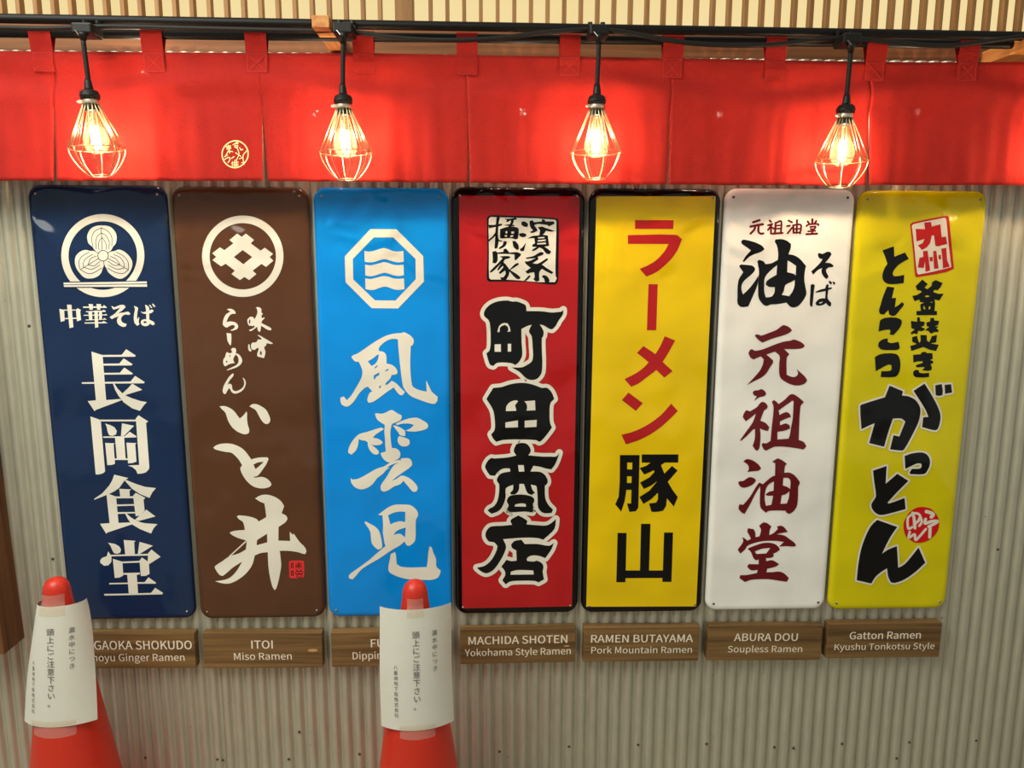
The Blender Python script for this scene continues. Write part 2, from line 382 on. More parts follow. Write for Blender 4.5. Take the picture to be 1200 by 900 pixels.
G(1, 'printed_character', 'cream', 65, 320, 10, "658,384 690,402 760,374 800,374 824,398 780,440 735,470 800,462 850,450 880,475 860,490 820,485 790,500 770,530 775,565 800,585 835,595 825,625 790,630 740,605 722,570 725,535 745,505 690,525 665,540 640,525 640,510 690,480 760,405 720,418 680,428 660,400")
G(1, 'printed_character', 'cream', 65, 320, 10, """918,385 950,395 970,410 962,450 955,520 960,545 975,515 982,525 975,570 985,600 960,618 930,590 918,540 922,480 932,420; 995,450 1030,458 1080,445 1130,425 1152,440 1130,465 1085,475 1030,475
1050,375 1060,372 1095,400 1098,450 1100,545 1155,575 1163,600 1140,612 1105,590 1100,605 1060,622 1015,610 998,580 1010,550 1050,540 1065,545 1060,420 | 1030,572 1045,562 1070,570 1065,585 1040,588; 1095,375 1110,372 1135,405 1120,410; 1130,362 1145,358 1172,390 1155,400""")
G(1, 'printed_character', 'cream', 85, 400, 10, """222,120 340,158 352,160 395,695 275,697; 345,160 575,158 630,93 740,165 735,180 350,182; 355,262 548,260 600,200 705,268 690,282 360,284
368,370 555,368 607,307 710,378 695,388 370,390; 108,480 680,470 733,405 848,478 835,492 110,498; 177,700 275,690 395,688 560,675 575,690 270,805 260,820
585,610 650,550 700,495 818,568 610,632; 472,490 488,490 530,555 585,610 640,643 700,668 800,700 872,712 840,745 818,775 790,815 700,785 600,715 540,640 500,570""", smooth=False)
G(1, 'printed_character', 'cream', 85, 480, 10, """210,80 320,118 332,140 382,725 360,745 310,760 272,760; 325,118 740,118 745,138 328,138; 738,108 773,65 888,140 862,155 900,670 895,700 860,735 810,750 762,752 745,710 705,675 650,655 782,648 745,135
383,163 440,180 490,205 520,250 510,290 470,308 430,300 412,260 400,200; 580,160 722,190 600,310 568,310; 360,315 610,312 672,260 750,312 745,325 610,330 360,330; 498,325 605,325 622,575 520,575
383,390 495,395 482,408 498,635 460,648 408,650; 632,388 750,392 735,408 750,610 705,625 652,630; 490,572 655,572 655,590 495,590""", smooth=False)
G(1, 'printed_character', 'cream', 90, 550, 10, """440,62 605,102 560,130 500,215 445,255 380,288 205,357 205,345 300,280 380,190 415,130; 560,130 580,125 690,170 800,205 928,220 885,270 852,335 740,290 650,230
498,228 638,235 618,250 620,320 510,322; 348,295 375,288 460,320 490,635 385,635; 660,310 690,275 805,335 782,355 795,485 740,540 690,550; 455,318 665,315 665,338 460,340; 465,412 680,408 680,425 468,432
475,502 690,500 690,515 480,522; 272,638 385,630 490,628 620,622 660,640 360,740 345,755; 565,515 580,515 630,560 680,592 740,618 800,632 945,642 900,690 870,752 740,700 640,640 600,585; 680,592 800,485 815,472 922,552 725,605""", smooth=False)
G(1, 'printed_character', 'cream', 95, 620, 10, """315,160 400,175 450,205 468,240 460,275 425,292 385,282 365,245 345,195; 500,128 640,138 622,155 630,298 518,300; 685,150 842,195 690,290 665,292; 345,302 780,290 825,240 932,325 800,410 780,395 785,310 345,320
318,260 345,300 357,330 355,385 320,425 270,430 225,395 225,365 250,335 300,320; 372,348 475,380 485,400 495,545 450,568 395,573; 685,370 713,333 790,385 795,410 803,525 760,548 700,550; 470,382 690,372 690,392 480,400
490,515 690,510 690,530 640,540 500,535; 540,525 652,525 668,755 560,760; 330,632 550,628 655,622 745,622 790,565 882,630 870,640 665,640 330,648; 270,760 560,755 820,748 868,688 962,748 950,765 275,780""", smooth=False)

# sign 2 ------------------------------------------------------------
G(2, 'crest_ring', 'cream', 225, 250, 10, "o 595,503 477 389")
G(2, 'crest_lattice', 'cream', 225, 250, 10, "530,238 582,275 632,238 727,312 688,352 805,438 852,403 950,475 910,512 953,555 868,628 815,592 710,672 755,712 670,782 615,745 562,782 462,712 502,672 395,590 342,622 240,548 283,510 237,468 328,398 380,432 485,352 440,312 | 595,430 706,512 603,597 490,512", smooth=False)
G(2, 'printed_character', 'cream', 240, 350, 12, "598,295 640,255 680,258 700,290 722,245 740,200 735,150 718,125 745,118 775,125 795,145 795,195 818,210 795,245 805,275 838,262 842,275 800,320 800,345 870,380 925,410 940,435 920,445 880,435 800,385 790,385 785,440 770,472 745,440 738,395 690,430 650,455 625,450 625,438 665,425 705,395 690,375 665,390 650,375 632,385 610,360 600,325 | 625,300 640,290 640,330 630,360 620,340")
G(2, 'printed_character', 'cream', 240, 350, 12, "738,512 770,515 820,545 880,580 960,628 940,638 870,625 860,660 835,680 840,710 852,740 845,800 830,838 790,825 745,815 735,790 745,750 760,705 740,690 700,720 670,715 655,700 650,650 670,620 710,615 735,600 745,570 760,575 790,575 800,560 | 785,735 800,750 800,790 780,790 775,760; 612,640 630,645 635,690 658,725 650,745 625,735 610,700")
G(2, 'printed_character', 'cream', 240, 350, 12, "310,150 350,140 400,155 432,190 432,212 385,215 350,235 320,290 305,330 360,320 420,330 460,360 470,395 455,425 410,445 365,452 370,440 400,425 425,395 410,370 380,372 340,390 310,408 280,395 255,365 255,330 270,270 300,220 345,190 365,185")
G(2, 'printed_character', 'cream', 240, 350, 12, "305,482 372,490 375,560 370,640 360,660 320,595 312,530")
G(2, 'printed_character', 'cream', 240, 395, 12, "370,170 400,152 435,160 442,195 435,225 480,245 520,300 525,345 500,390 450,425 380,450 315,470 310,460 370,430 440,395 470,360 475,310 460,270 435,245 400,310 420,365 385,372 345,380 290,412 270,395 258,350 265,310 285,280 300,225 315,210 350,228 385,215 | 345,260 365,245 355,280 345,275 | 300,330 325,345 305,362 298,350")
G(2, 'printed_character', 'cream', 240, 395, 12, "388,512 408,515 400,550 350,610 320,670 350,655 375,665 385,700 390,735 420,758 460,755 510,730 545,690 555,640 545,600 530,575 545,575 570,610 578,650 560,710 520,760 460,790 420,795 380,775 355,730 340,720 320,750 295,800 270,800 252,765 262,700 290,640 340,560")
G(2, 'printed_character', 'cream', 240, 465, 10, "172,112 230,108 290,130 340,165 380,215 410,255 450,220 488,172 495,190 495,260 505,330 522,390 515,425 480,440 430,430 370,400 315,350 275,285 255,225 240,185 200,145; 522,112 555,88 600,85 660,110 715,150 750,210 768,270 755,305 725,320 690,305 655,260 625,205 595,155 555,130")
G(2, 'printed_character', 'cream', 240, 510, 10, "98,145 140,115 210,98 290,98 360,115 430,150 480,195 545,285 590,270 660,260 735,260 748,280 720,340 680,400 640,455 610,480 572,487 590,498 660,488 720,505 770,550 782,580 760,605 700,622 630,620 560,595 490,535 440,460 418,405 420,375 438,355 400,290 350,235 310,205 250,197 170,180 120,165 | 570,345 620,320 692,312 640,360 595,398")
G(2, 'printed_character', 'cream', 245, 575, 10, "540,92 580,65 640,47 710,52 780,78 840,120 880,180 850,265 900,290 920,325 900,365 815,425 812,585 900,588 950,590 945,480 985,520 990,500 1060,600 1120,660 1140,705 1130,740 1110,742 1040,720 920,705 828,705 840,800 845,880 830,980 808,1080 785,1150 768,1165 745,1130 715,1020 695,880 688,722 610,730 535,760 510,860 460,940 400,1000 320,1055 250,1085 190,1090 130,1080 70,1062 200,1040 270,1000 330,930 388,832 280,900 200,970 160,1000 120,985 68,905 75,880 150,830 240,770 350,735 430,690 440,600 425,582 340,555 270,520 240,490 300,470 418,460 415,430 395,365 350,335 325,300 350,290 420,295 500,310 560,335 580,362 670,310 660,220 648,150 600,130 | 565,580 600,555 680,505 682,605 558,640; 425,590 437,600 242,778 230,770")
G(2, 'seal', 'sealred', 245, 610, 10, "935,485 960,470 1095,470 1112,485 1112,655 1095,670 960,675 940,660")
G(2, 'seal_marks', 'dark', 245, 610, 10, "960,500 988,497 988,555 960,555 | 969,510 980,509 980,545 969,545; ~8 1018,512 1082,506; ~8 1012,532 1090,526; ~9 1050,488 1050,562; ~7 1045,532 1015,556; ~7 1055,532 1090,556; 960,590 990,588 990,645 960,645 | 969,600 981,599 981,635 969,635; ~8 1022,575 1036,592; ~8 1084,572 1066,592; ~7 1020,598 1090,594 1090,620 1020,624 1020,598; ~7 1032,634 1082,632 1082,660 1032,662 1032,634; ~6 1055,596 1055,622", smooth=False)

# sign 3 ------------------------------------------------------------
G(3, 'crest_octagon', 'cream', 390, 265, 10, "440,35 745,37 1060,352 1068,650 765,965 455,962 150,658 140,355 | 480,132 710,132 970,385 973,622 735,872 495,870 240,625 235,385", smooth=False)
G(3, 'crest_wave', 'cream', 390, 265, 10, "370,290 430,298 500,285 560,265 600,258 650,270 700,290 760,297 828,290 832,418 770,425 700,412 640,392 600,388 550,398 490,420 430,425 375,418")
G(3, 'crest_wave', 'cream', 390, 265, 10, "378,452 440,460 500,448 560,432 600,422 650,432 700,450 760,458 830,452 833,575 770,585 700,572 640,552 600,548 550,560 490,580 440,588 382,578")
G(3, 'crest_wave', 'cream', 390, 265, 10, "380,612 440,620 500,608 560,592 600,586 650,592 700,610 760,618 835,612 840,738 770,748 700,735 650,715 610,708 550,722 490,745 440,748 385,738")
G(3, 'printed_character', 'cream', 395, 385, 10, "168,335 185,315 235,295 320,240 420,170 520,110 600,75 680,58 760,52 780,43 850,75 890,115 900,150 885,195 865,205 862,260 858,370 860,500 878,660 900,690 960,720 1050,740 1045,620 1050,615 1080,680 1110,740 1180,800 1175,850 1145,885 1080,875 980,840 880,800 820,750 775,680 760,600 745,480 732,360 720,240 715,150 710,125 640,122 580,145 520,190 490,230 490,262 545,275 575,310 580,410 640,425 690,465 710,510 695,535 640,545 620,590 570,640 565,665 600,650 640,612 690,640 740,690 795,745 770,780 740,780 700,740 665,690 590,740 510,800 420,860 370,870 355,840 365,790 390,745 415,738 360,680 320,700 260,760 200,850 150,900 110,915 60,895 42,860 40,810 75,795 95,815 115,840 170,780 230,680 280,590 298,520 290,470 270,420 255,390 210,385 | 360,385 420,350 470,310 490,305 480,360 450,410 405,440 | 430,550 495,515 495,545 455,570 445,598 430,590 | 435,462 470,430 475,445 445,468 | 565,490 600,472 605,485 570,505 | 490,685 512,662 515,690 495,700")
G(3, 'printed_character', 'cream', 400, 480, 10, """395,55 405,42 480,48 540,25 580,5 610,12 660,45 705,65 708,95 690,125 640,150 595,170 585,200 575,260 578,340 585,400 592,450 640,455 680,485 692,530 670,575 600,605 560,620 510,595 475,550 460,510 490,500 522,490 515,420 512,340 505,260 510,180 470,155 420,115
640,165 700,135 790,105 885,95 950,125 1005,160 1020,190 1000,225 890,255 790,255 752,245 810,220 850,180 800,165 720,165 650,182; 605,185 640,190 700,215 745,245 750,300 740,312 690,300 665,265 630,220; 675,310 730,325 790,350 802,385 785,420 740,432 700,425 668,390 660,350
460,212 480,215 500,230 450,260 400,295 370,330 430,342 475,370 485,388 460,410 400,418 350,410 390,440 435,485 440,515 410,528 370,515 330,470 312,420 310,385 280,365 240,360 205,345 195,420 170,480 120,528 85,510 80,480 110,400 160,330 215,285 300,262
690,590 600,605 500,665 420,690 330,740 260,780 190,812 130,820 110,800 115,850 140,890 180,922 240,935 310,915 370,870 420,805 490,750 530,705 570,680 535,685 580,650 690,612
700,572 790,570 825,605 830,650 790,690 700,750 640,795 590,835 650,810 700,775 760,785 820,820 870,870 895,920 880,960 840,962 800,920 730,835 690,875 620,900 560,940 500,962 465,945 460,900 480,860 530,790 570,720 620,650 690,605""")
G(3, 'printed_character', 'cream', 400, 585, 10, "270,270 285,260 350,295 400,325 440,370 465,450 480,550 470,575 430,592 390,560 355,510 345,420 335,370; 430,185 500,130 560,90 630,65 720,62 800,68 850,95 890,140 900,190 875,240 872,350 870,450 855,500 800,545 765,540 740,495 690,540 620,580 540,630 460,685 350,750 260,805 210,850 170,900 130,940 95,930 85,900 110,870 180,820 250,770 330,710 420,630 520,548 508,520 495,440 488,400 490,300 482,190 | 548,190 610,160 690,145 750,150 748,268 690,258 620,275 575,295 | 608,418 660,365 755,332 752,390 745,450 690,405; 580,640 605,632 625,615 640,650 645,720 650,760 700,790 800,800 920,798 1000,795 1012,720 1020,620 1038,548 1060,570 1080,630 1110,700 1115,790 1165,835 1155,880 1130,920 1060,945 950,945 800,940 700,920 620,890 560,850 552,790 570,700")

# sign 4 ------------------------------------------------------------
G(4, 'red_field', 'signred', 0, 0, 1, "538,229 679.2,230 670.2,710.6 541.7,713", smooth=False)
G(4, 'seal', 'black', 550, 245, 10, "205,105 240,75 400,75 800,90 1030,110 1048,140 1045,600 1040,840 1010,885 900,880 640,850 300,850 230,850 205,820 212,600 210,300")
G(4, 'seal_field', 'cream', 550, 245, 10, "228,120 250,92 400,98 800,110 1005,125 1020,150 1012,500 1010,780 1025,810 1005,855 800,855 500,830 250,825 232,800 230,500")
G(4, 'seal_character', 'black', 550, 245, 10, """225,185 290,185 380,170 385,190 330,205 230,225; 320,85 360,100 345,160 335,300 345,360 385,372 380,385 345,375 330,455 295,465 300,380 310,200; 320,240 330,280 290,330 215,392 215,370 270,320 300,280
410,110 450,115 545,100 560,120 520,130 515,165 490,165 485,130 450,150 430,150 440,130; 395,190 470,178 530,188 525,204; ~30 505,150 470,215; 360,235 420,215 480,205 560,215 580,240 570,345 545,355 490,340 380,345 360,340 | 425,260 445,258 445,285 425,285 | 490,265 525,262 525,285 495,290 | 415,305 445,308 440,325 415,322 | 480,310 520,305 510,325 480,328
400,375 440,380 430,420 390,455 345,470 350,450 390,420; 505,375 540,375 575,420 580,470 560,480 520,445""")
G(4, 'seal_character', 'black', 550, 245, 10, """610,150 650,145 690,175 680,210 640,205 610,185; 580,290 620,280 665,290 665,320 625,330 590,315; 590,470 620,450 665,390 650,450 640,490 605,495
705,140 740,130 760,155 850,145 850,115 885,125 890,145 990,145 1000,170 960,190 930,205 920,190 860,180 800,175 760,190 790,230 800,255 740,280 705,270 745,250 715,210 705,170; 800,215 850,205 890,220 1000,255 960,265 900,255 860,300 820,300 830,250
680,345 740,315 800,310 840,300 920,310 935,430 880,440 930,475 960,500 940,528 900,520 860,470 820,450 780,480 735,495 740,475 790,445 735,440 740,415 770,400 760,340 | 805,330 880,325 880,340 805,345 | 800,365 895,355 895,372 800,382 | 795,400 895,390 900,410 795,415""")
G(4, 'seal_character', 'black', 550, 245, 10, """275,600 270,500 310,490 330,510 400,500 400,470 430,462 450,485 470,510 560,505 605,525 600,545 545,600 530,595 530,530 440,525 330,525 330,600 310,635 270,632
355,555 450,550 485,560 460,580 420,590 400,620 440,665 470,710 540,640 575,632 580,650 480,715 560,765 600,800 590,820 550,815 470,730 460,780 430,830 375,830 360,800 400,800 425,760 420,720 360,760 345,745 400,680 390,665 340,720 325,710 370,640 270,735 240,745 245,725 340,630 390,575""")
G(4, 'seal_character', 'black', 550, 245, 10, """660,570 750,550 830,505 870,510 865,535 800,560 810,590 740,635 800,640 910,575 925,590 890,620 850,650 920,700 985,740 965,760 900,730 850,700 820,740 820,840 780,850 750,820 765,800 760,740 700,750 690,760 655,735 700,700 720,690 660,640 650,612 690,612 780,575 670,582
700,775 720,785 680,830 630,850 640,840; 860,775 900,780 935,820 935,870 890,865 870,810 850,795""")
G(4, 'printed_character', 'black', 555, 345, 10, """120,220 150,160 210,110 300,78 400,72 460,85 500,82 570,105 610,130 620,195 800,198 920,212 1000,205 1030,200 1050,180 1045,235 1000,300 960,370 920,410 880,400 835,370 770,350 690,355 640,365 560,405 562,560 570,705 540,780 490,828 440,805 280,800 230,838 190,820 150,690 190,650 200,500 190,340 170,295 130,260 | 245,585 320,582 320,672 245,672 | 400,578 440,578 440,670 400,670 | 278,440 300,370 350,335 400,340 425,390 432,435 390,438 405,420 400,380 370,358 330,370 305,400 308,425 300,442
690,345 770,345 800,390 820,440 815,490 800,510 800,650 805,780 800,900 780,950 740,990 690,1002 640,995 600,970 540,910 445,855 560,855 620,830 690,770 690,600 680,490 650,440 660,395""", edge=90)
G(4, 'printed_character', 'black', 555, 435, 10, "230,195 330,185 420,155 520,138 620,140 720,165 800,195 860,195 915,250 945,325 900,375 890,480 895,600 918,660 860,740 800,810 770,828 730,808 550,800 350,805 265,828 230,790 205,740 245,690 250,600 235,480 210,420 150,325 | 378,468 385,410 430,360 500,340 522,352 485,400 500,455 495,465 | 592,352 720,342 725,458 620,462 628,420 615,375 | 372,600 520,575 520,658 372,662 | 598,580 740,570 738,652 598,660", edge=90)
G(4, 'printed_character', 'black', 555, 520, 10, "500,5 560,-10 620,0 660,45 668,90 640,135 800,150 900,150 970,148 1005,105 985,170 950,250 910,300 850,290 780,270 700,258 665,325 780,330 835,365 868,430 860,470 835,490 840,640 880,720 930,770 915,810 840,815 790,795 755,740 750,640 740,510 730,490 670,478 690,540 720,575 680,600 630,575 590,470 535,470 530,540 490,590 440,595 428,575 460,540 465,480 400,505 375,530 375,630 340,730 290,790 210,820 165,785 185,760 240,730 285,650 300,480 272,430 290,380 330,345 430,325 425,290 350,290 290,325 250,375 190,370 150,310 135,265 170,195 210,165 240,172 400,160 500,138 470,80 | 520,250 588,250 595,325 530,328; 390,660 420,615 470,600 560,595 660,610 705,640 710,680 695,700 700,760 690,805 600,795 430,800 390,770 410,720 395,690 | 478,735 490,710 560,698 610,705 615,738", edge=84)
G(4, 'printed_character', 'black', 550, 602, 10, "480,85 500,60 575,20 650,60 680,85 670,125 800,135 900,138 960,110 1015,62 1000,170 950,230 865,305 800,285 650,280 395,298 430,380 410,460 350,570 290,650 240,685 190,698 130,670 88,632 180,610 260,540 315,440 330,380 290,335 230,325 195,280 190,230 215,180 255,150 400,140 500,130; 490,360 530,320 610,305 650,355 800,355 935,375 990,342 960,420 890,520 830,498 760,488 700,500 670,530 680,555 760,560 790,550 850,580 868,620 860,680 875,770 810,805 770,788 600,785 480,795 425,828 385,780 420,720 415,670 375,620 435,540 490,555 555,550 550,430 500,400 | 482,715 485,680 550,662 650,660 750,665 755,712", edge=88)
# sign 5 ------------------------------------------------------------
G(5, 'yellow_field', 'signyellow', 0, 0, 1, "699,230 838.7,230 815.8,710.6 687,711", smooth=False)
G(5, 'printed_character', 'signred', 710, 250, 10, "342,80 793,80 790,183 342,183; 258,255 820,252 893,302 840,430 770,530 680,620 590,690 475,742 395,650 500,605 600,540 690,440 735,360 258,358")
G(5, 'printed_character', 'signred', 710, 320, 10, "500,130 608,130 590,670 480,670", smooth=False)
G(5, 'printed_character', 'signred', 710, 395, 10, "690,-10 812,40 740,170 665,290 590,385 480,470 380,545 295,582 218,492 350,425 440,360 510,285 580,200 640,100; 440,105 580,200 665,290 782,398 685,475 590,385 500,295 365,185")
G(5, 'printed_character', 'signred', 710, 450, 10, "265,100 433,225 350,315 187,188; 765,230 843,315 760,400 650,500 520,590 380,660 235,708 182,595 300,565 420,515 540,445 660,350")
G(5, 'printed_character', 'black', 705, 525, 10, "215,82 445,82 430,700 400,740 325,748 298,650 345,650 350,490 290,490 270,620 230,745 160,660 200,570 212,400 | 300,170 360,170 358,250 300,250 | 298,332 352,332 350,410 298,410; 470,75 900,75 897,170 740,170 695,200 735,300 825,210 890,262 775,395 830,490 893,575 845,685 765,590 755,680 720,735 650,748 585,748 555,650 640,640 660,600 660,525 580,600 490,655 443,575 560,500 655,385 580,440 495,480 450,405 560,345 620,280 610,260 560,285 500,310 445,235 520,210 575,172 470,170", smooth=False)
G(5, 'printed_character', 'black', 705, 605, 10, "188,195 292,195 282,635 450,635 462,88 572,88 555,635 718,635 732,190 837,190 818,768 712,768 712,722 280,725 278,772 172,772", smooth=False)

# sign 6 ------------------------------------------------------------
G(6, 'small_character', 'maroon', 865, 250, 10, "~28 175,105 250,80; ~28 145,155 220,140 290,128; ~26 200,150 190,190 145,238; ~26 240,145 238,215 265,238 295,235")
G(6, 'small_character', 'maroon', 865, 250, 10, "~24 370,85 385,100; ~22 350,140 400,125; ~22 400,125 350,195; ~22 385,150 385,240; ~22 395,165 420,180; ~24 440,110 432,225; ~22 440,115 505,95 500,225; ~18 445,145 495,140; ~18 445,180 490,178; ~24 405,238 520,230")
G(6, 'small_character', 'maroon', 865, 250, 10, "~24 590,85 630,105; ~24 575,150 605,145; ~22 580,235 630,170; ~24 645,140 650,230; ~22 645,140 735,135 725,235; ~24 690,80 685,230; ~18 660,185 720,180; ~20 655,228 720,225")
G(6, 'small_character', 'maroon', 865, 250, 10, "~24 815,95 835,125; ~26 870,70 868,120; ~24 915,90 895,120; ~22 800,150 830,130 930,125 940,140; ~22 845,160 905,155 890,185 850,185; ~24 870,190 865,235; ~20 820,212 905,205; ~26 800,245 925,238")
G(6, 'printed_character', 'black', 860, 285, 10, """90,-30 110,-42 160,-35 250,-10 330,30 360,70 320,100 250,125 180,160 120,220 102,215 140,150 200,85 170,60 110,20 88,-5; 60,270 80,248 160,255 220,265 250,295 240,330 190,380 130,430 95,480 88,540 108,600 180,530 250,440 285,380 280,470 250,560 210,650 170,740 90,748 45,710 42,620 45,500 60,420 110,340
275,210 300,195 350,215 370,245 440,235 515,195 520,120 505,30 480,-20 490,-45 560,-48 620,-30 670,10 665,60 640,130 700,140 770,180 845,265 830,340 825,430 840,520 850,590 830,640 780,710 730,748 670,748 615,695 500,715 430,718 385,735 340,715 290,640 285,550 285,430 295,330 | 508,255 500,370 440,405 385,445 375,485 410,510 480,515 475,580 440,625 375,635 360,590 355,500 365,400 430,320 | 630,200 680,230 730,265 725,380 705,360 625,340 | 715,430 710,500 690,560 650,620 560,605 585,560 605,490 670,455""")
G(6, 'printed_character', 'black', 860, 285, 10, "985,125 1000,115 1040,125 1090,100 1130,102 1145,130 1120,170 1070,230 1110,230 1150,245 1170,270 1150,280 1110,285 1080,310 1085,340 1110,390 1090,420 1060,400 1030,350 1028,310 1040,290 990,310 930,368 905,330 940,300 1010,230 1040,185 1010,180 990,160")
G(6, 'printed_character', 'black', 860, 285, 10, "900,490 925,480 948,490 940,540 930,650 920,740 905,745 890,720 895,600; 955,570 1010,545 1070,530 1085,480 1110,485 1108,525 1150,515 1145,535 1105,550 1100,650 1140,700 1135,740 1110,735 1080,700 1050,720 1000,732 965,725 955,700 990,660 1040,645 1070,648 1075,560 1020,570 960,580 | 1000,695 1045,680 1030,700 1000,708; 1110,445 1130,440 1150,465 1140,485 1120,470; 1155,450 1175,450 1190,470 1178,490 1165,475")
G(6, 'printed_character', 'maroon', 850, 380, 10, "345,135 360,118 390,120 420,132 500,105 600,65 660,20 690,10 750,35 783,72 750,100 680,130 560,165 435,215 390,185; 270,340 290,300 310,292 350,310 450,290 560,245 680,205 770,190 800,178 870,200 910,225 930,250 910,275 850,288 690,290 750,350 720,395 718,590 760,610 810,618 840,600 852,570 835,525 870,555 930,610 960,655 930,695 850,718 770,705 690,665 645,625 630,560 632,450 635,370 580,320 480,355 555,420 560,445 520,510 480,575 420,625 340,665 255,712 330,630 400,550 440,470 450,410 415,375 330,412 295,390")
G(6, 'printed_character', 'maroon', 850, 450, 10, "320,100 340,78 390,72 420,60 460,80 480,115 460,140 400,155 335,198 370,145 335,130; 405,225 430,208 470,220 498,260 485,290 455,310 410,430 470,455 515,505 500,550 450,540 405,520 412,590 402,740 380,780 355,775 320,725 345,640 348,530 330,530 250,610 180,670 175,655 250,550 320,450 360,345 290,400 240,437 205,390 215,350 245,305 290,320 370,270; 545,210 565,188 590,200 625,235 700,180 750,130 790,118 850,150 920,210 880,265 860,655 920,680 950,730 915,768 850,755 700,735 580,735 520,760 480,780 450,765 425,710 440,690 480,695 530,665 545,500 565,300 560,245 | 625,310 700,255 785,195 800,200 790,400 770,510 755,600 740,640 610,650 610,560 700,545 760,520 750,480 705,462 640,485 640,440 700,410 768,385 750,345 705,330 635,365")
G(6, 'printed_character', 'maroon', 845, 530, 10, "260,108 300,80 370,95 440,145 470,188 440,215 380,222 305,230 325,200 315,150; 200,360 215,340 260,335 330,292 390,305 410,330 380,370 330,400 265,415 225,400; 440,360 455,400 400,490 340,610 275,722 240,705 205,660 215,610 260,615 340,520 400,420; 440,362 455,358 490,375 540,330 590,290 632,272 635,130 600,110 630,90 665,70 720,95 770,135 750,160 740,240 800,238 860,270 920,345 918,375 905,400 900,550 885,640 840,700 800,722 770,710 755,685 640,682 550,690 530,710 490,680 460,640 455,520 458,410 | 620,340 615,450 560,465 520,495 540,508 610,508 590,615 525,628 510,540 525,430 560,375 | 730,300 780,300 812,330 810,430 775,405 722,388 | 800,455 795,530 770,600 695,605 710,505 760,490")
G(6, 'printed_character', 'maroon', 845, 605, 10, "245,248 270,255 310,285 350,265 330,220 308,180 315,140 380,150 400,190 402,245 450,235 468,160 445,110 495,70 540,80 590,120 570,160 565,220 610,200 665,150 655,120 700,110 740,130 782,185 740,190 650,210 740,225 800,265 860,310 880,345 850,355 760,350 680,355 735,300 640,288 500,290 400,310 310,345 280,390 225,437 195,390 250,315 260,280; 310,380 340,365 420,335 500,312 600,315 660,345 690,390 660,415 610,440 620,465 590,485 525,490 530,525 600,515 650,540 680,562 640,590 540,615 530,655 600,655 680,648 740,670 795,725 770,768 680,755 560,738 440,738 350,745 280,770 215,725 225,690 300,688 420,665 430,628 350,632 305,590 325,560 440,562 440,505 410,518 380,490 350,420 | 395,412 480,380 578,370 530,435 415,442")

# sign 7 ------------------------------------------------------------
G(7, 'seal', 'sealdark', 1025, 245, 10, "415,180 450,155 840,78 868,90 905,450 928,700 830,740 490,800 475,780 450,500")
G(7, 'seal_field', 'cream', 1025, 245, 10, "435,195 460,175 820,100 838,120 865,400 898,680 700,730 510,768 495,740 465,450")
G(7, 'seal_character', 'sealdark', 1025, 245, 10, "580,160 660,150 668,205 770,178 785,330 835,322 850,410 740,438 710,430 695,310 670,310 650,400 610,450 555,480 505,425 560,400 585,350 490,380 480,232 590,235", smooth=False)
G(7, 'seal_character', 'sealdark', 1025, 245, 10, "565,492 620,488 650,720 595,735 590,610 575,690 505,685 525,570 570,560; 642,565 678,560 680,610 648,615; 685,492 722,488 748,695 695,700; 745,540 775,535 780,585 752,592; 780,465 840,452 848,600 880,675 800,695 795,600", smooth=False)
G(7, 'printed_character', 'black', 1020, 285, 12, "635,605 730,510 805,575 760,625 800,645 860,600 870,545 920,518 1015,560 985,620 945,660 900,655 880,685 950,710 1030,710 970,805 900,790 910,850 900,950 935,955 935,1010 648,1012 648,955 710,950 700,860 760,835 695,825 690,790 620,815 588,740 650,730 725,685 690,660 660,665 | 755,745 800,730 840,745 800,760 | 740,890 760,880 775,930 750,930 | 820,890 845,885 840,930 815,930 | 840,830 875,820 865,840", smooth=False)
G(7, 'printed_character', 'black', 1020, 345, 10, "475,310 545,320 550,265 580,270 580,315 635,320 630,365 590,380 640,400 625,420 600,430 560,425 545,470 515,455 480,468 470,450 520,410 480,395; 655,330 700,315 705,275 745,275 748,305 805,310 795,355 750,375 800,375 770,400 798,415 795,440 750,440 710,460 670,420 640,430 660,400 690,385 660,370; 585,475 660,478 662,540 690,560 720,490 780,475 770,560 700,575 800,590 770,662 700,650 620,615 480,662 465,605 545,580 490,555 490,500 545,485 560,540 575,570 590,540", smooth=False)
G(7, 'printed_character', 'black', 1015, 380, 12, "660,430 770,420 780,395 830,385 850,405 930,405 935,485 900,500 945,520 940,545 905,560 925,610 915,645 870,655 785,645 825,610 810,600 710,605 695,575 790,545 800,520 730,520 665,535; 660,670 690,640 740,645 745,680 800,690 885,682 885,740 800,748 700,745 665,720", smooth=False)
G(7, 'printed_character', 'black', 1020, 285, 12, "170,100 330,42 335,190 485,130 540,220 400,300 330,380 310,430 330,465 400,460 475,445 468,560 330,575 230,565 175,510 170,440 200,350 240,290 210,200")
G(7, 'printed_character', 'black', 1020, 345, 10, "195,-92 280,-82 250,45 300,40 295,80 285,150 330,125 370,90 395,110 380,140 330,200 290,245 250,250 220,235 210,180 160,235 115,230 100,195 120,120 150,20")
G(7, 'printed_character', 'black', 1020, 345, 10, "115,300 170,275 280,270 350,290 368,320 350,380 300,445 270,475 225,470 235,430 225,410 170,415 95,435 105,350; 205,515 200,555 240,570 330,555 345,625 320,648 220,652 130,645 90,610 100,560 150,525")
G(7, 'printed_character', 'black', 1015, 380, 12, "122,460 200,420 300,408 400,412 450,440 478,520 475,630 450,700 400,740 205,742 215,660 330,655 360,630 355,575 320,565 240,600 135,660")
